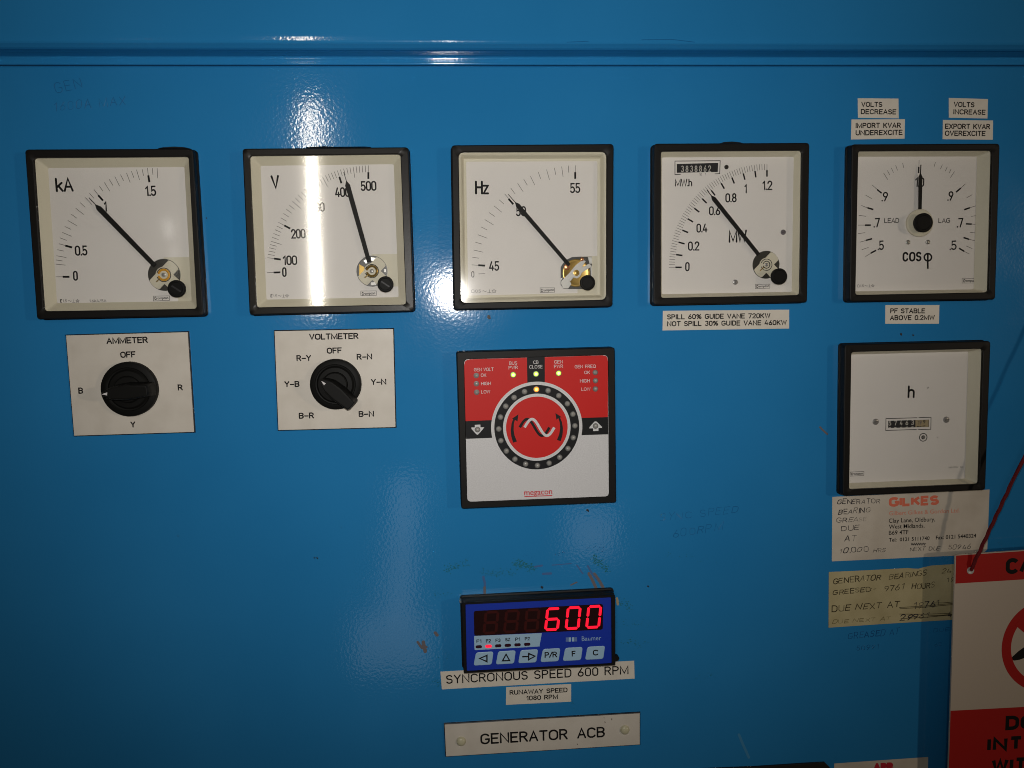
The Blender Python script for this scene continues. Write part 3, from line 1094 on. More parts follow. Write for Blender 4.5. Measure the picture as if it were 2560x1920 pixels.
thin = [(303, 1180, 362, 1180), (289, 1055, 295, 1055)]
thick = [(360, 1180, 418, 1178)]
for v in range(100, 501, 10):
    a = angB(v)
    L_ = 95 if v % 50 == 0 else 58
    ca, sa = math.cos(a), math.sin(a)
    if v % 100 == 0:
        L_ = 60
        thick.append((1178 - (880 - 58) * ca, 1180 - (925 - 58) * sa, 1178 - (880 - 116) * ca, 1180 - (925 - 116) * sa))
    thin.append((1178 - 880 * ca, 1180 - 925 * sa, 1178 - (880 - L_) * ca, 1180 - (925 - L_) * sa))
scale(dial, 'B', thin, thick, .26, 1.1)
numeral(dial, 'B', 'V', (342, 460), (416, 456), 120, .15, name='unit_mark')
numeral(dial, 'B', '0', (434, 1218), (473, 1218), 84)
numeral(dial, 'B', '100', (440, 1117), (565, 1115), 84)
numeral(dial, 'B', '200', (512, 888), (638, 885), 84)
numeral(dial, 'B', '300', (676, 657), (803, 655), 84)
numeral(dial, 'B', '400', (892, 530), (1022, 526), 86)
numeral(dial, 'B', '500', (1113, 476), (1250, 473), 86)
symbols(dial, 'B', 330, 1393, 23)
maker(dial, 'B', [(1113, 1340), (1247, 1338), (1247, 1378), (1113, 1380)], (1122, 1373), (1237, 1367), 22)
hub_plate(dial, 'B', [(1205, 1022), (1440, 1018), (1450, 1300), (1330, 1300), (1210, 1160)])
movement(t, 'B', (1210, 1168), 132 * .2893 / 4.12)
needle(t, 'B', (1185, 1090), (988, 388), (965, 312), 2.9)
adjuster(t, 'B', (1325, 1280), 4.75)
gasket(t, 'B', [(640, 103), (740, 95), (800, 92), (880, 97), (1150, 95), (1200, 100)])

# --- frequency meter
t, dial, dq = meter('C', 'black framed Hz frequency meter with rounded cream surround, needle on 50', [(102, 82), (1567, 70), (1557, 1538), (125, 1568)],
                    [(168, 148), (1500, 143), (1497, 1475), (190, 1505)], inset=4.4, rr=3.2, step=True)
thinC = [(285, 1162, 347, 1166), (348, 1243, 405, 1241), (292, 1093, 352, 1102), (303, 1028, 390, 1048), (318, 957, 380, 975), (342, 890, 427, 922),
         (370, 820, 425, 847), (403, 753, 483, 802), (442, 690, 495, 726), (487, 630, 557, 687), (533, 575, 577, 614), (583, 522, 625, 570),
         (638, 470, 677, 522), (700, 427, 750, 503), (755, 390, 788, 444), (815, 362, 855, 443), (886, 325, 908, 387), (961, 303, 987, 395),
         (1031, 287, 1044, 350), (1097, 275, 1110, 370), (1157, 267, 1161, 330), (1220, 265, 1220, 330)]
scale(dial, 'C', thinC, [(345, 1165, 406, 1169), (619, 567, 661, 616), (1219, 326, 1219, 386)], .26, 1.15)
numeral(dial, 'C', 'Hz', (316, 527), (442, 527), 124, .155, .17, 'unit_mark')
numeral(dial, 'C', '55', (1173, 516), (1266, 514), 92, .14)
numeral(dial, 'C', '50', (685, 724), (776, 724), 92, .14)
numeral(dial, 'C', '45', (442, 1216), (534, 1216), 88, .14)
numeral(dial, 'C', '0', (283, 1276), (309, 1276), 57, .11)
symbols(dial, 'C', 283, 1412, 27, 'N', '0.5', 1.2)
maker(dial, 'C', [(903, 1369), (1033, 1369), (1034, 1408), (903, 1411)], (911, 1402), (1026, 1396), 22)
hub_plate(dial, 'C', [(1250, 1088), (1425, 1082), (1425, 1395), (1395, 1425), (1240, 1425), (1240, 1300), (1300, 1200)])
d = DD + .05
p = U(1228, 1235, d, 'C')
r = 9.9
k = CROP['C'][2] / 4.1
mb = MB()
lp = [U(x, y, d, 'C') for x, y in ((1088, 1180), (1130, 1120), (1190, 1092), (1260, 1088), (1370, 1088), (1370, 1240), (1362, 1380), (1115, 1380), (1088, 1340))]
mb.slab(lp, d - .1, d + .02, 'hole')
mv = mb.build('movement', t)
mb = MB()
mb.lathe(p, [(8.4, d + .02), (8.4, d + .3), (7.8, d + .5), (7.2, d + .35), (3, d + .3)], 'brass', 48)
mb.build('brass_wheel', mv)
mb = MB()
lp = [U(x, y, d + .6, 'C') for x, y in ((1205, 1185), (1240, 1150), (1290, 1115), (1315, 1130), (1300, 1150), (1280, 1185), (1345, 1150), (1372, 1175), (1300, 1218),
                                        (1278, 1235), (1262, 1268), (1235, 1285), (1205, 1275), (1175, 1310), (1165, 1300), (1185, 1335), (1155, 1375), (1110, 1375), (1090, 1330), (1092, 1310), (1170, 1230))]
mb.slab(lp, d + .4, d + .8, 'greymetal', .08)
mb.build('bracket', mv, smooth=False)
mb = MB()
mb.lathe(p, [(1.9, d + .8), (1.9, d + .9), (1.7, d + .95), (1.2, d + .95), (1.1, d + 1.2), (.4, d + 1.3)], 'brass', 24)
mb.build('pivot', mv)
mb = MB()
q = U(1145, 1180, d + .8, 'C')
mb.lathe(q, [(2.0, d + .5), (1.8, d + 1.3), (.8, d + 1.6)], 'copper', 20)
q = U(1280, 1112, d + .8, 'C')
mb.lathe(q, [(1.2, d + .5), (1.1, d + 1.3), (.8, d + 1.5)], 'copper', 20)
mb.build('solder_joint', mv)
mb = MB()
lp = [U(x, y, d + .8, 'C') for x, y in ((1370, 1190), (1362, 1240), (1372, 1280), (1366, 1190))]
mb.slab([U(x, y, d + .8, 'C') for x, y in ((1358, 1180), (1372, 1180), (1374, 1290), (1364, 1290))], d + .1, d + .6, 'steel', .05)
mb.slab([U(x, y, d + .8, 'C') for x, y in ((1335, 1092), (1370, 1092), (1372, 1150), (1350, 1150))], d + .1, d + .5, 'steel', .05)
mb.slab([U(x, y, d + .8, 'C') for x, y in ((1088, 1285), (1108, 1275), (1090, 1305))], d + .1, d + .5, 'steel', .05)
mb.build('steel_edge', mv)
needle(t, 'C', (1165, 1165), (678, 598), (615, 525), 2.55)
adjuster(t, 'C', (1332, 1322), 4.6, slot=False)

# --- power meter
t, dial, dq = meter('D', 'black framed MW power meter with a small MW.h counter window', [(118, 62), (1408, 55), (1388, 1380), (113, 1403)],
                    [(172, 130), (1338, 122), (1322, 1318), (172, 1342)], face=[(180, 178), (1275, 172), (1258, 1292), (180, 1312)])
thin = []
for i in range(61):
    a = math.radians(90 * i / 60)
    ca, sa = math.cos(a), math.sin(a)
    thin.append((1053 - 813 * ca, 1089 - 857 * sa, 1053 - 764 * ca, 1089 - 807 * sa))
thick = []
for i in range(13):
    a = math.radians(90 * i / 12)
    ca, sa = math.cos(a), math.sin(a)
    thick.append((1053 - 760 * ca, 1089 - 806 * sa, 1053 - 707 * ca, 1089 - 752 * sa))
scale(dial, 'D', thin, thick, .3, .95, 'pale_ink')
numeral(dial, 'D', 'MW', (735, 886), (887, 883), 107, .14, .16, 'unit_mark')
numeral(dial, 'D', 'MW.h', (289, 419), (433, 418), 64, .15, .16, 'unit_mark')
for s_, a, b, h in (('0', (374, 1122), (411, 1122), 77), ('0.2', (398, 952), (493, 950), 77), ('0.4', (468, 802), (560, 800), 75), ('0.6', (572, 658), (666, 657), 75),
                    ('0.8', (708, 552), (802, 550), 77), ('1', (865, 476), (888, 476), 77), ('1.2', (1015, 450), (1098, 448), 79)):
    numeral(dial, 'D', s_, a, b, h, .145)
maker(dial, 'D', [(957, 1231), (1077, 1228), (1077, 1262), (957, 1266)], (964, 1257), (1071, 1252), 19)


def counter(t, key, win, frame_lines, digits):
    mb = MB()
    lp = ccw([U(x, y, PR, key) for x, y in win])
    mb.slab(lp, DD + .01, DD + .06, 'core')
    c_ = mb.build('counter', t)
    mb = MB()
    for pl in frame_lines:
        mb.ribbon([U(x, y, PR, key) for x, y in pl], .42, PR, 'ink', ridge=.03)
    mb.build('counter_frame', c_)
    return c_


c_ = counter(t, 'D', [(305, 232), (648, 223), (645, 298), (305, 305)],
             [[(335, 318), (290, 320), (290, 208), (665, 205), (661, 312), (622, 314)]], None)
mb = MB()
for i, ch in enumerate('3838862'):
    x = 340 + i * 37.5
    letters(mb, ch, 'D', (x, 300 - i * .4), (x + 24, 300 - i * .4), 54, DD + .09, 'greymetal', .13)
    if i % 2 == 0:
        lines(mb, 'D', DD + .09, [(x + 10, 232, x + 14, 243)], .3, 'thin_ink')
mb.build('counter_digits', c_)
mb = MB()
letters(mb, '10', 'D', (492, 330), (514, 329), 20, PR, 'thin_ink', .12)
letters(mb, '1', 'D', (540, 327), (547, 327), 20, PR, 'thin_ink', .12)
mb.build('decimal_marks', dial)
mb = MB()
pp = U(717, 258, PR, 'D')
mb.lathe(pp, [(1.35, DD + .01), (1.3, DD + .2), (.9, DD + .3)], 'breaker', 24)
mb.build('dial_hole', dial)
screw(dial, 'D', (1188, 798), 1.65, 'rust')
screw(dial, 'D', (790, 1212), 1.65)
movement(t, 'D', (1045, 1068), 117 * .3014 / 4.1, spring='core', shine=False)
needle(t, 'D', (985, 985), (592, 495), (556, 448), 2.6)
adjuster(t, 'D', (1158, 1164), 5.0, slot=False)
gasket(t, 'D', [(650, 66), (690, 54), (760, 50), (820, 56), (850, 66)])

# --- power factor meter
t, dial, dq = meter('E', 'black framed cos phi power factor meter with needle straight up at 1.0', [(137, 388), (1162, 383), (1130, 1462), (122, 1478)],
                    [(178, 438), (1102, 433), (1077, 1412), (158, 1430)], face=[(176, 475), (1003, 473), (979, 1392), (160, 1406)])
thinE = [(602, 498, 601, 547), (488, 518, 496, 552), (440, 535, 453, 570), (410, 552, 425, 585), (383, 570, 400, 602), (357, 588, 385, 633), (277, 670, 315, 703),
         (232, 740, 275, 765), (203, 812, 247, 829), (185, 880, 235, 887), (180, 948, 230, 948), (180, 1007, 230, 1000), (192, 1066, 238, 1053), (206, 1118, 253, 1102),
         (230, 1166, 270, 1142), (715, 513, 706, 544), (763, 530, 750, 560), (797, 545, 783, 575), (823, 560, 809, 590), (847, 577, 818, 620), (923, 662, 890, 692),
         (970, 737, 930, 760), (996, 814, 953, 828), (1007, 880, 962, 888), (1008, 944, 966, 941), (1003, 1003, 956, 998), (988, 1056, 946, 1046), (970, 1110, 927, 1092), (950, 1148, 912, 1128)]
scale(dial, 'E', thinE, [(600, 545, 599, 588), (312, 702, 343, 727), (245, 828, 286, 840), (228, 948, 268, 948), (236, 1053, 277, 1042), (268, 1142, 305, 1122),
                         (890, 692, 858, 720), (953, 828, 914, 841), (966, 941, 926, 939), (948, 1046, 909, 1034), (914, 1129, 879, 1108)], .28, .95)
for s_, a, b in (('1.0', (573, 684), (637, 684)), ('.9', (342, 785), (388, 783)), ('.7', (287, 966), (333, 963)), ('.5', (316, 1122), (360, 1119)),
                 ('.9', (797, 781), (841, 778)), ('.7', (863, 966), (909, 963)), ('.5', (813, 1122), (862, 1119))):
    numeral(dial, 'E', s_, a, b, 66, .14, .16)
numeral(dial, 'E', 'LEAD', (361, 933), (463, 933), 34, .14, .2, 'scale_word')
numeral(dial, 'E', 'LAG', (735, 933), (816, 933), 34, .14, .2, 'scale_word')
mb = MB()
letters(mb, 'cOS', 'E', (487, 1201), (618, 1199), 68, PR, 'ink', .19, .3)
mb.ribbon([U(663 + 25 * math.cos(a_ / 18 * math.pi), 1170 + 25 * math.sin(a_ / 18 * math.pi), PR, 'E') for a_ in range(36)], 1.05, PR, 'ink', closed=True)
mb.ribbon([U(662, 1140, PR, 'E'), U(662, 1250, PR, 'E')], 1.15, PR + .02, 'ink', caps=False)
mb.build('unit_mark', dial)
symbols(dial, 'E', 175, 1376, 17, 'N', '1.5')
maker(dial, 'E', [(900, 1315), (998, 1317), (996, 1348), (899, 1348)], (907, 1340), (992, 1339), 17)
screw(dial, 'E', (525, 1067), 1.45, 'steel')
screw(dial, 'E', (662, 1065), 1.45, 'steel')
needle(t, 'E', (608, 850), (612, 590), (615, 530), 2.3, 3.0)
pp = U(612, 932, 3.4, 'E')
mb = MB()
mb.lathe(pp, [(8.4, DD), (8.6, 2.9), (8.3, 3.4), (7.8, 3.55)], 'cream', 48)
mb.build('hub_cover', t)
adjuster(t, 'E', (637, 930), 5.9, slot=False)

# --- hours meter
t, dial, dq = meter('F', 'black framed hours meter with a lone h above a digit counter', [(205, 122), (1648, 88), (1595, 1562), (187, 1622)],
                    [(265, 198), (1563, 165), (1522, 1498), (243, 1552)], face=[(266, 222), (1425, 192), (1393, 1447), (243, 1491)])
numeral(dial, 'F', 'h', (824, 654), (894, 653), 126, .155, name='unit_mark')
c_ = counter(t, 'F', [(633, 877), (1037, 865), (1035, 937), (633, 948)],
             [[(918, 847), (612, 855), (610, 972), (913, 963)], [(937, 846), (1057, 842), (1055, 960), (930, 964)]], None)
mb = MB()
poly(mb, 'F', DD + .065, [(903, 870), (1033, 866), (1031, 936), (903, 940)], 'tan', .02)
mb.build('tan_wheels', c_)
mb = MB()
for i, ch in enumerate('57463'):
    x = 636 + i * 56
    letters(mb, ch, 'F', (x, 925 - i * 1.6), (x + 28, 924 - i * 1.6), 48, DD + .09, 'greymetal', .15)
    lines(mb, 'F', DD + .09, [(x + 2, 945 - i * 1.6, x + 24, 942 - i * 1.6)], .4, 'greymetal')
letters(mb, '1', 'F', (930, 912), (940, 912), 38, DD + .11, 'core', .16)
letters(mb, '9', 'F', (945, 914), (965, 913), 40, DD + .11, 'rust', .16)
letters(mb, '9', 'F', (978, 905), (1002, 904), 36, DD + .11, 'core', .18)
lines(mb, 'F', DD + .11, [(918, 934, 942, 930), (948, 934, 962, 930), (974, 930, 1000, 926)], .55, 'core')
mb.build('counter_digits', c_)
mb = MB()
pp = U(980, 1040, PR, 'F')
mb.ring(pp, 2.25, 2.75, DD, PR + .02, 'ink')
mb.build('reset_ring', dial)
mb = MB()
mb.lathe(pp, [(1.35, DD), (1.3, PR + .02)], 'pale_ink', 24)
mb.slab([(pp[0] - 1.2, pp[1] + .25), (pp[0] - .6, pp[1] + 1.1), (pp[0] + .1, pp[1] + .5)], PR, PR + .06, 'core')
mb.slab([(pp[0] - 1.1, pp[1] - .5), (pp[0] + .1, pp[1] - .2), (pp[0] - .2, pp[1] - 1.2)], PR, PR + .06, 'core')
mb.build('reset_disc', dial)
screw(dial, 'F', (510, 886), 2.05, 'dullsteel')
screw(dial, 'F', (1207, 866), 2.05, 'dullsteel')
maker(dial, 'F', [(260, 1383), (395, 1377), (393, 1416), (258, 1424)], (267, 1412), (386, 1406), 21)
mb = MB()
letters(mb, '100-125V', 'F', (1228, 1346), (1325, 1342), 15, PR, 'thin_ink', .13)
letters(mb, '50', 'F', (1345, 1342), (1375, 1341), 15, PR, 'thin_ink', .13)
mb.build('rating_text', dial)
mb = MB()
blot(mb, U(1028, 551, PR, 'F'), .9, .4, .7, 'pale_ink', PR)
mb.build('dust_mark', dial)
mb = MB()
blot(mb, U(1122, 1040, PR, 'F'), .4, .5, .7, 'pale_ink', PR)
mb.build('dust_mark', dial)

# ------------------------------------------------------------------ synchroniser, red and silver
q = ccw(quad('M', FR, (80, 112), (1573, 70), (1587, 1533), (125, 1592)))
t = thing('synchroscope', 'square red and silver synchroniser with a ring of lamps, under the Hz meter', 'synchroniser', centre(q), 0)
mb = MB()
out = rquad(q, 1.6)
d0 = FR - .5
fq = quad('M', d0, (152, 183), (1507, 143), (1517, 1473), (183, 1525))
fi = rquad(ccw(fq), 2.6)
mb.loft([to3(shrink(out, -.3), 0), to3(out, 1.5), to3(out, FR - .6), to3(shrink(out, .5), FR), to3(shrink(fi, -.35), FR), to3(fi, d0 - .05), to3(fi, d0 - .6)], 'frame', cap_end=False)
mb.build('bezel', t)
mb = MB()
fl_ = shrink(fi, -.2)
mb.loft([to3(fl_, d0 - .5), to3(fl_, d0 - .1)], 'silver')
face = mb.build('face_plate', t)
e = d0 - .07
Fp = lambda x, y, dd=e: U(x, y, dd, 'M')
mb = MB()
# red upper field follows the rounded corners
tl, tr = fi, fi
red = [Fp(165, 765), Fp(1508, 728), Fp(1507.5, 205), Fp(1503, 170), Fp(1490, 151), Fp(1460, 145), Fp(210, 182), Fp(175, 190), Fp(158, 205), Fp(153, 240)]
mb.slab(red, e - .02, e + .03, 'red')
mb.build('red_field', face, smooth=False)
mb = MB()
e2 = e + .04
mb.slab([Fp(164, 765), Fp(440, 754), Fp(440, 921), Fp(170, 932)], e2 - .06, e2, 'blackface')
mb.build('black_band', face, smooth=False)
mb = MB()
mb.slab([Fp(1240, 736), Fp(1508, 726), Fp(1510, 889), Fp(1240, 898)], e2 - .06, e2, 'blackface')
mb.build('black_band', face, smooth=False)
mb = MB()
mb.slab([Fp(744, 163), Fp(912, 157), Fp(913, 430), Fp(748, 430)], e2 - .06, e2, 'blackface')
mb.build('black_band', face, smooth=False)
cM = Fp(838, 823)
kx = CROP['M'][2]
sc = math.hypot(Fp(1238, 812)[0] - Fp(438, 837)[0], Fp(1238, 812)[1] - Fp(438, 837)[1]) / 800.0
mb = MB()
for i, (rad, mt_) in enumerate(((430, 'silver'), (400, 'blackface'), (318, 'silver'), (290, 'red'))):
    mb.lathe(cM, [(rad * sc, e2 + i * .03), (rad * sc, e2 + .03 + i * .03)], mt_, 96)
ring = mb.build('lamp_ring', face, angle=20)
e3 = e2 + .17


def led(key_pt, r, mat, core=None, parent=None, name='indicator_lamp'):
    p = U(*key_pt, e3, 'M')
    mb = MB()
    mb.lathe(p, [(r * 1.3, e3 - .25), (r * 1.25, e3), (r * 1.0, e3 + .02)], 'led_ring', 24)
    mb.lathe(p, [(r, e3 + .0), (r * .92, e3 + .3), (r * .66, e3 + .58), (r * .3, e3 + .75), (r * .08, e3 + .78)], mat, 20)
    if core:
        mb.lathe(p, [(r * .62, e3 + .55), (r * .5, e3 + .75), (r * .2, e3 + .86)], core, 16)
    o = mb.build(name, parent, angle=60)
    return o


for i in range(20):
    a = math.radians(90.8 - 18 * i)
    p = (838 + 359 * math.cos(a) * 1.0, 824 - 359 * math.sin(a) + (838 + 359 * math.cos(a) - 838) * -.028)
    o = led(p, 1.35 if i else 1.55, 'led_off' if i else 'led_amber', None if i else 'led_amber_core', t)
    if i == 0:
        o['label'] = 'lit amber lamp'
for p in ((615, 328), (830, 320), (1043, 313)):
    led(p, 1.45, 'led_green', 'led_green_core', t)['label'] = 'lit green lamp'
for p in ((267, 335), (268, 413), (271, 493), (1388, 306), (1390, 384), (1390, 462)):
    led(p, 1.3, 'led_off', None, t)
for pts in (((252, 800), (305, 797), (306, 823), (342, 822), (325, 845), (286, 889), (278, 894), (268, 889), (224, 842), (218, 825), (253, 824)),
            ((1391, 767), (1402, 770), (1448, 815), (1452, 828), (1418, 830), (1418, 857), (1368, 858), (1368, 832), (1331, 833), (1336, 818), (1380, 770))):
    mb = MB()
    mb.slab([Fp(x, y) for x, y in pts], e2 - .01, e2 + .03, 'silver')
    mb.build('arrow_mark', face, smooth=False)
led((278, 845), 1.35, 'led_off', None, t)
led((1391, 811), 1.35, 'led_off', None, t)
e4 = e2 + .14
mb = MB()


def wave(dx, mat, d_, x0, x1, x2, top, bot):
    pts = []
    for i in range(41):
        u = i / 40
        x = 722 + dx + 280 * u
        y = 824 - 78 * math.sin(2 * math.pi * (u * 1.0 - .0))
        pts.append(U(x, y - (x - 860) * -.0, d_, 'M'))
    mb.ribbon(pts, 25 * sc, d_, mat, ridge=.03, caps=False)


wave(-46, 'blackface', e4, 0, 0, 0, 0, 0)
wave(0, 'silver', e4 + .04, 0, 0, 0, 0, 0)
mb.build('sine_emblem', ring)
for sgn, pts, head in ((1, [(632, 962), (612, 905), (605, 850), (610, 790), (627, 735)], [(603, 742), (664, 700), (655, 768), (630, 752)]),
                       (-1, [(1045, 948), (1064, 890), (1070, 835), (1065, 780), (1045, 725)], [(1022, 752), (1012, 688), (1072, 728), (1045, 733)])):
    mb = MB()
    lft, rgt = [], []
    q_ = [U(x, y, e4, 'M') for x, y in pts]
    for i, p in enumerate(q_):
        a, b = q_[max(i - 1, 0)], q_[min(i + 1, len(q_) - 1)]
        ex, ey, _ = frame_of(a, b)
        w = (19 - 2.6 * i) * sc
        lft.append((p[0] + ey.x * w, p[1] + ey.y * w))
        rgt.append((p[0] - ey.x * w, p[1] - ey.y * w))
    mb.loft([to3(lft, e4), to3(rgt, e4)], 'blackface', cap_end=False, closed=False)
    mb.slab([U(x, y, e4, 'M') for x, y in head], e4 - .02, e4 + .02, 'blackface')
    mb.build('turn_arrow', ring, smooth=False)
for s_, a, b in (('BUS', (577, 235), (652, 233)), ('PWR', (572, 277), (658, 274)), ('CB', (805, 226), (853, 224)), ('CLOSE', (767, 270), (892, 267)),
                 ('GEN', (1002, 223), (1083, 221)), ('PWR', (1000, 266), (1085, 263)), ('GEN VOLT', (245, 296), (430, 291)), ('OK', (310, 348), (361, 347)),
                 ('HIGH', (312, 427), (405, 425)), ('LOW', (313, 505), (398, 503)), ('GEN FREQ', (1195, 268), (1392, 263)), ('OK', (1286, 322), (1338, 321)),
                 ('HIGH', (1244, 402), (1337, 400)), ('LOW', (1258, 480), (1342, 478))):
    mb = MB()
    letters(mb, s_, 'M', a, b, 32, e2 + .02, 'redface_ink', .125, .22)
    mb.build('lamp_caption', face)
mb = MB()
typeset(mb, 'megacon', 'M', (719, 1464), (983, 1452), 36, e + .02, 'redprint', .012, ref='x')
mb.ribbon([U(720, 1476, e + .02, 'M'), U(983, 1466, e + .02, 'M')], .55, e + .02, 'redprint', caps=False)
mb.build('maker_mark', face)


# ------------------------------------------------------------------ rotary switches
def engraved(key, pts, texts, parent, name='legend_plate', holes=None, h0=1.3, mat='plate', w=.2):
    """white over black two ply plate, bevelled black edge"""
    q = ccw(quad(key, h0, *pts))
    mb = MB()
    mb.loft([to3(shrink(q, -.55), 0), to3(shrink(q, -.5), h0 * .75), to3(q, h0 - .02)], 'core')
    pl = mb.build(name, parent, smooth=False)
    mb = MB()
    mb.loft([to3(q, h0 - .01), to3(shrink(q, .02), h0 + .06)], mat)
    mb.build('white_face', pl, smooth=False)
    mb = MB()
    for s_, a, b, h in texts:
        letters(mb, s_, key, a, b, h, h0 + .08, 'ink', w, .22)
    mb.build('lettering', pl)
    return pl, q


def knob(t, key, c, r, tip, tail, tip_mark, wid, top=20.0):
    """skirted base, raised collar and a tapering finger grip with white arrow"""
    base = 1.4
    p = U(*c, 4.0, key)
    mb = MB()
    mb.lathe(p, [(r, base), (r, 4.2), (r * .985, 4.9), (r * .93, 5.3), (r * .80, 5.6), (r * .77, 5.2), (r * .73, 5.1), (r * .70, 5.6), (r * .66, 6.1),
                 (r * .50, 6.3), (r * .48, 7.4), (r * .44, 7.8), (0.05, 7.9)], 'knob', 72, cap=True)
    k_ = mb.build('knob_base', t, angle=30)
    # grip: outline at its foot and top; tip is the pointed end, tail the square end
    a, b = U(*tip, top, key), U(*tail, top, key)
    ex, ey, L = frame_of(b, a)
    mb = MB()

    def loop(s_, d_, grow=0.0):
        w_ = wid * s_ / 2
        raw = [(-grow, -w_ * .85), (L * .45, -w_ * 1.18), (L * .74, -w_ * 1.02), (L * .9, -w_ * .62), (L * .985 + grow, -w_ * .2), (L + grow, 0),
               (L * .985 + grow, w_ * .2), (L * .9, w_ * .62), (L * .74, w_ * 1.02), (L * .45, w_ * 1.18), (-grow, w_ * .85), (-grow - .5, w_ * .6), (-grow - .5, -w_ * .6)]
        return [(b[0] + ex.x * x + ey.x * y, b[1] + ex.y * x + ey.y * y, d_) for x, y in raw]

    mb.loft([loop(1.25, 5.5, .6), loop(1.12, top - 6, .4), loop(1.0, top - .8, .1), loop(.9, top - .15, -.15), loop(.74, top, -.5)], 'knob')
    g = mb.build('grip', t, angle=40)
    mb = MB()
    mb.slab([U(x, y, top, key) for x, y in tip_mark], top - .05, top + .05, 'redface_ink')
    mb.build('pointer_mark', g, smooth=False)


pp = centre(quad('P', 0, (130, 203), (1773, 155), (1862, 1500), (240, 1553)))
t = thing('rotary_switch', 'AMMETER selector switch on a white engraved plate, black knob pointing left to B', 'switch', pp, 0, 'rotary selector switches')
engraved('P', [(135, 207), (1763, 162), (1848, 1497), (244, 1548)],
         [('AMMETER', (676, 323), (1231, 307), 86), ('OFF', (862, 508), (1068, 501), 84), ('B', (301, 988), (366, 986), 84), ('R', (1632, 945), (1699, 942), 82), ('Y', (999, 1441), (1065, 1439), 82)], t)
knob(t, 'P', (980, 925), 16.3, (598, 998), (1205, 945), [(606, 994), (686, 968), (684, 1010)], 7.5, 17.5)
pp = centre(quad('Q', 0, (138, 148), (1795, 118), (1830, 1488), (195, 1528)))
t = thing('rotary_switch', 'VOLTMETER selector switch on a white engraved plate, black knob turned diagonally', 'switch', pp, 0, 'rotary selector switches')
engraved('Q', [(146, 154), (1786, 125), (1818, 1480), (200, 1522)],
         [('VOLTMETER', (626, 276), (1308, 263), 86), ('OFF', (869, 467), (1079, 461), 84), ('R_Y', (450, 570), (653, 566), 84), ('R_N', (1283, 552), (1498, 546), 84),
          ('Y_B', (283, 930), (493, 926), 84), ('Y_N', (1480, 900), (1693, 895), 84), ('B_R', (482, 1366), (693, 1361), 84), ('B_N', (1310, 1342), (1523, 1337), 84)], t)
knob(t, 'Q', (990, 888), 15.3, (780, 832), (1195, 1190), [(792, 842), (857, 876), (830, 903)], 7.2, 17.5)


# ------------------------------------------------------------------ stuck-on tape labels
def tape_label(key, pts, texts, label, w=.19, name='tape_label', group='printed tape labels', mode='S', mat='tape'):
    q = ccw(quad(key, .2, *pts))
    mb = MB()
    mb.loft([to3(q, 0.02), to3(q, .16), to3(shrink(q, .08), .22)], mat)
    c = centre(q)
    o = mb.build(name, None, (c[0], c[1], 0), smooth=False)
    tag(o, label, 'label', group)
    mb = MB()
    for s_, a, b, h in texts:
        if mode == 'S':
            letters(mb, s_, key, a, b, h, .24, 'ink', w, .24, ridge=.02)
        else:
            typeset(mb, s_, key, a, b, h, .26, 'ink', -.004)
    mb.build('lettering', o)
    return o


tape_label('E', [(178, 70), (460, 73), (462, 210), (180, 206)], [('VOLTS', (202, 131), (348, 132), 36), ('DECREASE', (199, 181), (444, 183), 36)],
           'small white tape label reading VOLTS DECREASE')
tape_label('E', [(135, 217), (505, 215), (502, 350), (131, 356)], [('IMPORT KVAR', (163, 278), (476, 276), 37), ('UNDEREXCITE', (163, 328), (488, 325), 37)],
           'white tape label reading IMPORT KVAR UNDEREXCITE')
tape_label('E', [(808, 68), (1079, 76), (1075, 211), (808, 205)], [('VOLTS', (841, 131), (984, 134), 36), ('INCREASE', (838, 182), (1061, 186), 36)],
           'small white tape label reading VOLTS INCREASE')
tape_label('E', [(767, 220), (1114, 224), (1112, 358), (765, 354)], [('EXPORT KVAR', (781, 283), (1093, 285), 37), ('OVEREXCITE', (780, 331), (1061, 333), 37)],
           'white tape label reading EXPORT KVAR OVEREXCITE')
tape_label('E', [(370, 1500), (743, 1500), (740, 1630), (368, 1630)], [('PF STABLE', (402, 1558), (643, 1558), 35), ('ABOVE 0.2MW', (400, 1606), (709, 1604), 35)],
           'white tape label reading PF STABLE ABOVE 0.2MW under the cos phi meter')
tape_label('D', [(190, 1450), (1238, 1440), (1237, 1597), (187, 1613)],
           [('SPILL 60% GUIDE VANE 720KW', (224, 1522), (1081, 1511), 43), ('NOT SPILL 30% GUIDE VANE 460KW', (224, 1579), (1216, 1568), 43)],
           'long white tape label about SPILL and GUIDE VANE under the MW meter')
tape_label('S', [(43, 1222), (1957, 1113), (1962, 1290), (57, 1397)], [('SYNCRONOUS SPEED 600 RPM', (100, 1343), (1902, 1246), 88)],
           'large white label reading SYNCRONOUS SPEED 600 RPM partly behind the red digit display', w=.14)
tape_label('S', [(692, 1375), (1335, 1343), (1335, 1518), (690, 1550)], [('RUNAWAY SPEED', (727, 1452), (1299, 1424), 47), ('1080 RPM', (892, 1507), (1205, 1491), 47)],
           'white tape label reading RUNAWAY SPEED 1080 RPM')

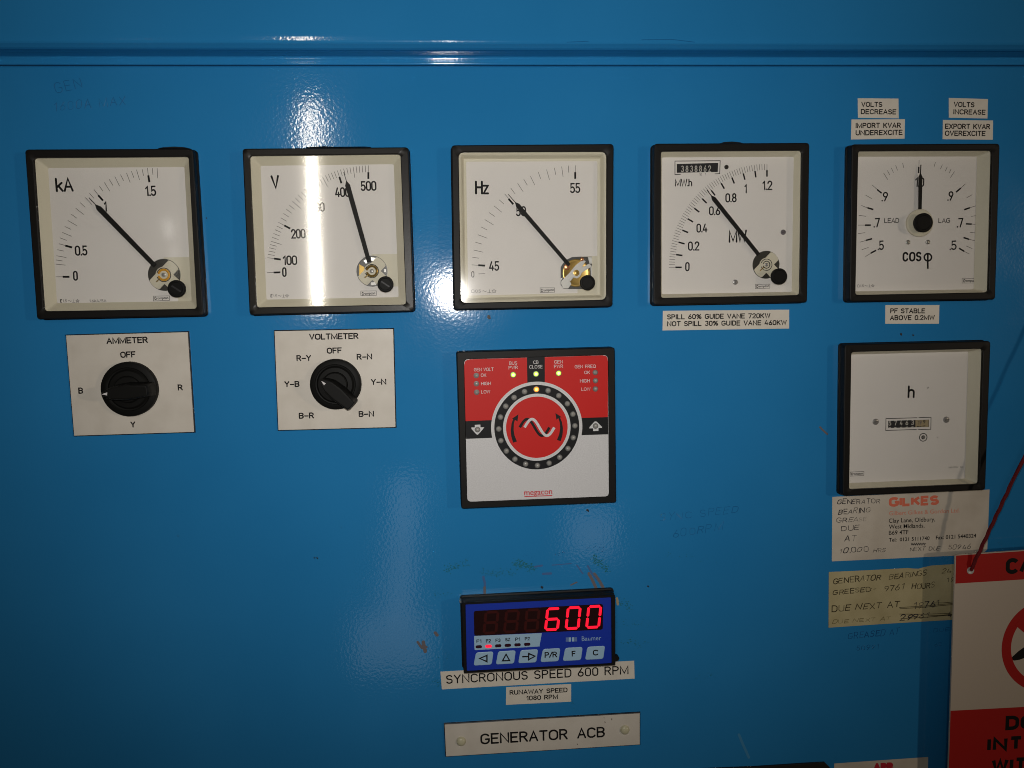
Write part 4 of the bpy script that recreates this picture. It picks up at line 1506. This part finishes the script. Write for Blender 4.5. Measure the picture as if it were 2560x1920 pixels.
# ------------------------------------------------------------------ screwed name plate
pp = centre(quad('N', 0, (185, 330), (1992, 225), (1992, 522), (200, 632)))
t = thing('name_plate', 'white engraved plate reading GENERATOR ACB held by two cream screws', 'name plate', pp, 0)
pl, q = engraved('N', [(190, 337), (1988, 233), (1988, 520), (204, 630)], [('GENERATOR', (521, 522), (1326, 474), 100), ('ACB', (1412, 468), (1668, 453), 98)], t, 'plate', w=.16)
for c_ in ((343, 496), (1853, 389)):
    p = U(*c_, 2.0, 'N')
    mb = MB()
    mb.lathe(p, [(3.1, 1.35), (3.05, 1.7), (2.7, 2.4), (2.0, 2.95), (1.0, 3.25), (.1, 3.3)], 'nylon', 32)
    mb.build('screw', t, angle=70)
mb = MB()
for x, y, r in ((1668, 315, .7), (1730, 288, .8), (1413, 520, .6), (1160, 303, .35), (1660, 275, .5)):
    blot(mb, U(x, y, 1.4, 'N'), r * .6, r, .1, 'pen_faint', 1.37)
mb.build('dirt_spots', pl)

# ------------------------------------------------------------------ red digit display
FD = 11.5
qf = quad('S', FD, (252, 542), (1770, 463), (1772, 1160), (272, 1240))
t = thing('digital_display', 'blue fronted digital speed display with glowing red 600', 'display', centre(qf), 0)
mb = MB()
out = rquad(qf, 1.0)
bq = quad('S', FD - .6, (292, 558), (1728, 487), (1733, 1135), (305, 1212))
bi = rquad(bq, .6)
mb.loft([to3(shrink(out, -.9), 0.02), to3(shrink(out, -.9), 2.0), to3(shrink(out, -.1), 2.3), to3(shrink(out, -.1), 8.2), to3(shrink(out, .25), 8.5), to3(shrink(out, .25), 8.9), to3(out, 9.2),
         to3(out, FD - .4), to3(shrink(out, .35), FD), to3(shrink(bi, -.2), FD), to3(bi, FD - .45), to3(bi, FD - .9)], 'frame', cap_end=False)
mb.build('housing', t)
mb = MB()
bl = shrink(bi, -.15)
mb.loft([to3(bl, FD - 1.2), to3(bl, FD - .6)], 'blue_face')
face = mb.build('front_panel', t)
e = FD - .58
mb = MB()
wq = rquad(quad('S', e, (372, 622), (1650, 552), (1647, 806), (378, 868)), 1.5)
mb.slab(wq, e - .01, e + .05, 'window')
win = mb.build('display_window', face, smooth=False)
e2 = e + .07
SEG = {'a': ((0, 0), (1, 0)), 'b': ((1, 0), (1, .5)), 'c': ((1, .5), (1, 1)), 'd': ((1, 1), (0, 1)), 'e': ((0, 1), (0, .5)), 'f': ((0, .5), (0, 0)), 'g': ((0, .5), (1, .5))}


def digit(box, on, mat, name):
    qd = [U(x, y, e2, 'S') for x, y in box]
    mb = MB()
    for s_ in on:
        (u0, v0), (u1, v1) = SEG[s_]
        a, b = bil(qd, u0, v0), bil(qd, u1, v1)
        ex, ey, L = frame_of(a, b)
        h = .84
        g = .22
        lp = [(g, 0), (g + h * .8, h), (L - g - h * .8, h), (L - g, 0), (L - g - h * .8, -h), (g + h * .8, -h)]
        lp = [(a[0] + ex.x * x + ey.x * y, a[1] + ex.y * x + ey.y * y) for x, y in lp]
        mb.slab(lp, e2 - .01, e2 + .03, mat)
    mb.build(name, win, smooth=False)


boxes = []
for i in range(6):
    x = 495 + i * 203
    y = 636 - i * 11.3
    boxes.append([(x - 1, y), (x + 118, y - 6), (x + 96, y + 206 - 6), (x - 23, y + 206)])
for i in range(3):
    digit(boxes[i], 'abcdefg' if i < 2 else 'abcdefg', 'seg_off', 'unlit_digit')
digit(boxes[3], 'afgecd', 'seg_on', 'lit_digit')
digit(boxes[4], 'abcdef', 'seg_on', 'lit_digit')
digit(boxes[5], 'abcdef', 'seg_on', 'lit_digit')
mb = MB()
poly(mb, 'S', e, [(375, 869), (1045, 840), (1022, 972), (390, 1008), (380, 1000)], 'paleblue', .04)
strip = mb.build('status_strip', face, smooth=False)
for i, (s_, x, y) in enumerate((('F1', 400, 938), ('F2', 493, 935), ('F3', 588, 930), ('SZ', 684, 923), ('P1', 783, 919), ('P2', 877, 914))):
    mb = MB()
    letters(mb, s_, 'S', (x, y), (x + 50, y - 3), 34, e2, 'ink', .2, .24)
    mb.build('lamp_caption', strip)
    cx, cy = 423 + i * 95.6, 975 - i * 4.8
    mb = MB()
    lp = []
    for (sx, a0) in ((1, -90), (-1, 90)):
        for k_ in range(7):
            a = math.radians(a0 + 30 * k_)
            lp.append(U(cx + sx * 17 + 15 * math.cos(a), cy - sx * .8 + 15 * math.sin(a), e2, 'S'))
    mb.slab(lp, e2 - .01, e2 + .06, 'pill_on' if i == 1 else 'pill_off')
    o = mb.build('indicator_lamp', t, smooth=False)
    if i == 1:
        o['label'] = 'lit red lamp'
btn = []
for i in range(6):
    x, y = 395 + i * 220.3, 1033 - i * 11.3
    qd = quad('S', e + .3, (x, y), (x + 173, y - 10), (x + 155, y + 119), (x - 25, y + 129))
    mb = MB()
    lp = rquad(qd, 1.6)
    mb.loft([to3(lp, e - .01), to3(lp, e + .22), to3(shrink(lp, .3), e + .36)], 'paleblue')
    b_ = mb.build('key_button', t)
    mb = MB()
    ek = e + .38
    if i == 0:
        outline(mb, 'S', ek, [(432, 1091), (503, 1060), (503, 1122)], .95)
    elif i == 1:
        outline(mb, 'S', ek, [(692, 1050), (657, 1114), (727, 1112)], .95)
    elif i == 2:
        outline(mb, 'S', ek, [(915, 1042), (915, 1104), (978, 1068)], .95)
        mb.ribbon([U(850, 1074, ek, 'S'), U(912, 1072, ek, 'S')], .9, ek, 'ink', caps=False)
    elif i == 3:
        letters(mb, 'P/R', 'S', (1073, 1086), (1197, 1080), 58, ek, 'ink', .18, .14)
    elif i == 4:
        letters(mb, 'F', 'S', (1340, 1073), (1380, 1071), 57, ek, 'ink', .19)
    else:
        letters(mb, 'C', 'S', (1550, 1063), (1604, 1060), 57, ek, 'ink', .19)
    mb.build('key_symbol', b_)
mb = MB()
typeset(mb, 'Baumer', 'S', (1440, 918), (1631, 909), 44, e2, 'paleblue', -.006)
mb.build('maker_mark', face)
mb = MB()
for i in range(7):
    x0 = 1262 + i * 10
    poly(mb, 'S', e2, [(x0, 884 - i * .3), (x0 + 10, 884 - i * .3), (x0 + 10, 926 - i * .3), (x0, 926 - i * .3)], 'blue_face' if i < 2 else ('midblue' if i < 5 else 'paleblue'), .02)
    x0 = 1402 - i * 10
    poly(mb, 'S', e2, [(x0, 880 + i * .3), (x0 + 10, 880 + i * .3), (x0 + 10, 922 + i * .3), (x0, 922 + i * .3)], 'blue_face' if i < 2 else ('midblue' if i < 5 else 'paleblue'), .02)
mb.build('maker_emblem', face, smooth=False)
mb = MB()
p = U(1782, 1095, 3.5, 'S')
mb.lathe(p, [(1.9, .1), (1.9, 3.0), (1.3, 3.6)], 'frame', 20)
p = U(243, 533, 6, 'S')
mb.lathe(p, [(.9, .1), (.9, 5.6), (.6, 6)], 'steel', 16)
mb.build('clamp_screw', t)

# ------------------------------------------------------------------ paper sticker with address
pts = [(82, 88), (1635, 15), (1613, 605), (1580, 640), (1300, 668), (78, 725)]
lp = ccw([U(x, y, .2, 'G') for x, y in pts])
mb = MB()
mb.loft([to3(lp, .02), to3(lp, .18), to3(shrink(lp, .08), .22)], 'paper')
c = centre(lp)
o = mb.build('address_sticker', None, (c[0], c[1], 0), smooth=False)
tag(o, 'cream paper sticker with orange heading, printed address and grease notes under the hours meter', 'sticker')
h = .25
mb = MB()
letters(mb, 'GILKES', 'G', (640, 188), (1135, 167), 97, h, 'orange_print', .28, .22, caps=False)
mb.build('heading', o)
mb = MB()
typeset(mb, 'Gilbert Gilkes & Gordon Ltd.', 'G', (643, 270), (1340, 240), 40, h, 'pale_orange', .015)
mb.build('company_line', o)
mb = MB()
for s_, a, b, hh_ in (('Clay Lane, Oldbury,', (640, 344), (1098, 328), 41), ('West Midlands,', (640, 403), (992, 390), 41), ('B69 4TF', (640, 464), (834, 455), 41)):
    typeset(mb, s_, 'G', a, b, hh_, h, 'ink', .008)
typeset(mb, 'Tel:  0121 5111740', 'G', (640, 531), (1042, 513), 36, h, 'ink', .015)
typeset(mb, 'Fax: 0121 5440324', 'G', (1105, 508), (1503, 488), 37, h, 'ink', .015)
mb.build('address_lines', o)
mb = MB()
P_ = lambda s_, a, b, hh_, mt_='pen', w=.125, j=.13: letters(mb, s_, 'G', a, b, hh_, h, mt_, w, .22, j, .12, ridge=.02)
P_('GENERATOR', (135, 162), (553, 152), 50)
P_('BEARING', (142, 262), (458, 242), 52)
P_('GREA', (125, 346), (345, 332), 46)
P_('SE', (345, 330), (420, 325), 38, 'pen_faint')
P_('DUE', (170, 426), (352, 412), 50)
P_('AT', (208, 530), (315, 526), 55)
P_('10,000', (152, 647), (440, 627), 52)
P_('HRS', (490, 641), (613, 631), 42)
P_('NEXT DUE', (848, 624), (1150, 616), 40, 'pen', .11)
P_('50946', (1228, 609), (1448, 601), 48, 'pen', .10)
mb.ribbon([U(860 + i * 9, 553 + (12 if i % 2 else -10), h, 'G') for i in range(16)], .45, h, 'pen', ridge=.02)
mb.ribbon([U(862, 556, h, 'G'), U(1005, 551, h, 'G')], .5, h, 'pen', ridge=.02)
mb.build('handwriting', o)

# ------------------------------------------------------------------ masking tape note
pts = [(48, 830), (440, 812), (830, 790), (880, 796), (935, 797), (990, 782), (1062, 766), (1290, 752), (1420, 746), (1415, 1293), (1270, 1302), (600, 1342), (45, 1380)]
lp = ccw([U(x, y, .2, 'G') for x, y in pts])
mb = MB()
mb.loft([to3(lp, .02), to3(lp, .18), to3(shrink(lp, .06), .22)], 'masking')
c = centre(lp)
o = mb.build('masking_tape_note', None, (c[0], c[1], 0), smooth=False)
tag(o, 'yellowed masking tape with handwritten GENERATOR BEARINGS notes, torn top edge, beside the red sign', 'note')
mb = MB()
P_('GENERATOR', (90, 950), (567, 908), 60, 'pen_brown')
P_('BEARINGS', (648, 903), (1020, 864), 55, 'pen_brown')
P_('GREESED:-', (90, 1058), (515, 1016), 52, 'pen_brown')
P_('9761', (597, 1022), (792, 1002), 58, 'pen_brown')
P_('HOURS', (870, 1002), (1095, 985), 58, 'pen_brown')
P_('DUE NEXT AT', (78, 1224), (748, 1176), 62, 'pen_brown')
P_('19761', (890, 1197), (1142, 1167), 64, 'pen', .11)
P_('DUE NEXT AT', (85, 1342), (662, 1304), 40, 'pen_brown_faint')
P_('29961', (755, 1313), (1040, 1285), 58, 'pen', .13)
P_('24', (1170, 847), (1262, 836), 46, 'pen_brown')
P_('19', (1215, 932), (1282, 928), 46, 'pen_brown')
P_('4', (1225, 1275), (1262, 1272), 50, 'pen')
for (x0, y0, x1, y1) in ((745, 1180, 1270, 1140), (750, 1192, 1280, 1150), (1080, 1135, 1280, 1125), (748, 1245, 1250, 1238), (760, 1290, 1275, 1252), (1040, 1262, 1270, 1245)):
    mb.ribbon([U(x0, y0, h, 'G'), U((x0 + x1) / 2, (y0 + y1) / 2 + 5, h, 'G'), U(x1, y1, h, 'G')], .4, h, 'pen_brown', ridge=.02)
mb.build('handwriting', o)

# ------------------------------------------------------------------ hanging caution sign and its cord
SD = 14.0
fx = lambda x, y: U(x, y, SD)
sl = [(2388.6, 1387), (2850, 1356), (2850, 2240), (2360, 2260)]
sq = ccw(quad('I', SD, *sl))
ctr = centre(sq)
t = thing('caution_sign', 'hanging white and red CAUTION sign with a prohibition ring, strung on a red cord', 'sign', ctr, SD)
mb = MB()
lp = rquad(sq, 2.0)
mb.loft([to3(lp, SD - 1.2), to3(lp, SD - .1), to3(shrink(lp, .1), SD)], 'sign_white', cap_start=True)
board = mb.build('board', t)
e = SD + .02
mb = MB()
mb.slab([U(x, y, e) for x, y in ((2390, 1389), (2848, 1358), (2848, 1431), (2388.4, 1459))], e - .01, e + .03, 'sign_red')
mb.build('header_band', board, smooth=False)
mb = MB()
mb.slab([U(x, y, e) for x, y in ((2376.5, 1777), (2848, 1752), (2848, 2236), (2361, 2256))], e - .01, e + .03, 'sign_red')
mb.build('lower_band', board, smooth=False)
c = U(2620, 1614, e)
Rr = 31.5
mb = MB()
mb.ring(c, Rr * .80, Rr, e, e + .04, 'sign_red', 96)
a = math.radians(-40)
dx, dz = math.cos(a), math.sin(a)
w = 3.4
lp = [(c[0] + dx * s * Rr * .86 + n * w * -dz, c[1] + dz * s * Rr * .86 + n * w * dx) for s, n in ((-1, -1), (1, -1), (1, 1), (-1, 1))]
mb.slab(lp, e + .05, e + .09, 'sign_red')
mb.build('prohibition_ring', board, smooth=False)
mb = MB()
lp = [U(x, y, e, 'R') for x, y in ((1928, 578), (1940, 560), (2000, 505), (2070, 455), (2300, 300), (2420, 420), (2200, 520), (2090, 560), (2010, 590), (1960, 598), (1938, 594))]
mb.slab(lp, e, e + .03, 'ink')
mb.build('hand_pictogram', board, smooth=False)
for s_, a, b, hh_ in (('CAUTION', (2514, 1436), (2727, 1424), 40), ('DO NOT', (2513, 1826), (2727, 1815), 36), ('INTERFERE', (2467, 1880), (2775, 1864), 36), ('WITH', (2478, 1933), (2600, 1927), 36)):
    mb = MB()
    letters(mb, s_, 'I', a, b, hh_, e + .06, 'ink', .255, .3, caps=False)
    mb.build('lettering', board)
mb = MB()
hp = U(2060 + 1446 * CROP['G'][2], 1220 + 815 * CROP['G'][2], SD)
mb.lathe(hp, [(2.4, e + .02), (2.35, e + .2), (1.9, e + .3), (1.4, e + .1), (1.0, e + .06)], 'greymetal', 24)
mb.build('eyelet', t)
# cord from the eyelet up to the right
p0 = (hp[0] + .2, hp[1] + .2, SD + .3)
p1 = (*U(2060 + 1480 * CROP['G'][2], 1220 + 745 * CROP['G'][2], SD + 2.2), SD + 2.2)
p2 = (*U(2060 + 1830 * CROP['G'][2], 1220 + 0 * CROP['G'][2], SD + 10), SD + 10)
p3 = (*U(2842, 560, SD + 12), SD + 12)
p4 = (*U(2818, 1400, SD + .5), SD + .5)
pts = []
for a, b, n in ((p0, p1, 5), (p1, p2, 60), (p2, p3, 60), (p3, p4, 90)):
    for i in range(n):
        u = i / n
        pts.append(tuple(a[j] * (1 - u) + b[j] * u for j in range(3)))
pts.append(p4)
mb = MB()
loops = []
for i, p in enumerate(pts):
    a, b = Vector(pts[max(i - 1, 0)]), Vector(pts[min(i + 1, len(pts) - 1)])
    tg = (b - a).normalized()
    s1 = tg.cross(Vector((0, 0, 1))).normalized()
    s2 = tg.cross(s1)
    lpp = []
    for k_ in range(12):
        an = 2 * math.pi * k_ / 12
        rad = 1.0 + .22 * math.cos(3 * an + i * .55)
        v = Vector(p) + s1 * rad * math.cos(an) + s2 * rad * math.sin(an)
        lpp.append(tuple(v))
    loops.append(lpp)
mb.loft(loops, 'cord', cap_end=True, cap_start=True)
o = mb.build('cord', None, p0, angle=80)
tag(o, 'dark red braided cord slanting up from the eyelet of the CAUTION sign', 'cord')

# ------------------------------------------------------------------ bottom edge: logo label and breaker top
mb = MB()
lp = ccw(quad('B2', .2, (948, 358), (1892, 292), (1885, 700), (945, 760)))
mb.loft([to3(lp, .02), to3(lp, .2)], 'paper')
c = centre(lp)
o = mb.build('logo_label', None, (c[0], c[1], 0), smooth=False)
tag(o, 'white label with bold red letters beside the breaker cover, mostly out of view', 'label')
mb = MB()
typeset(mb, 'ABB', 'B2', (1325, 452), (1545, 438), 95, .24, 'abb', .09)
mb.build('lettering', o)
BD = 1.6
mb = MB()
lp = ccw(quad('B2', BD, (-620, 425), (150, 395), (640, 362), (855, 350), (905, 400), (925, 700), (-640, 760)))
mb.loft([to3(shrink(lp, -.05), 0.02), to3(lp, BD - .3), to3(shrink(lp, .3), BD)], 'breaker')
c = centre(lp)
o = mb.build('breaker_cover', None, (c[0], c[1], 0), smooth=False)
tag(o, 'dark brown top edge of a breaker cover left of the red lettered label', 'breaker cover')

for o in S.objects:
    if '_o' in o:
        del o['_o']
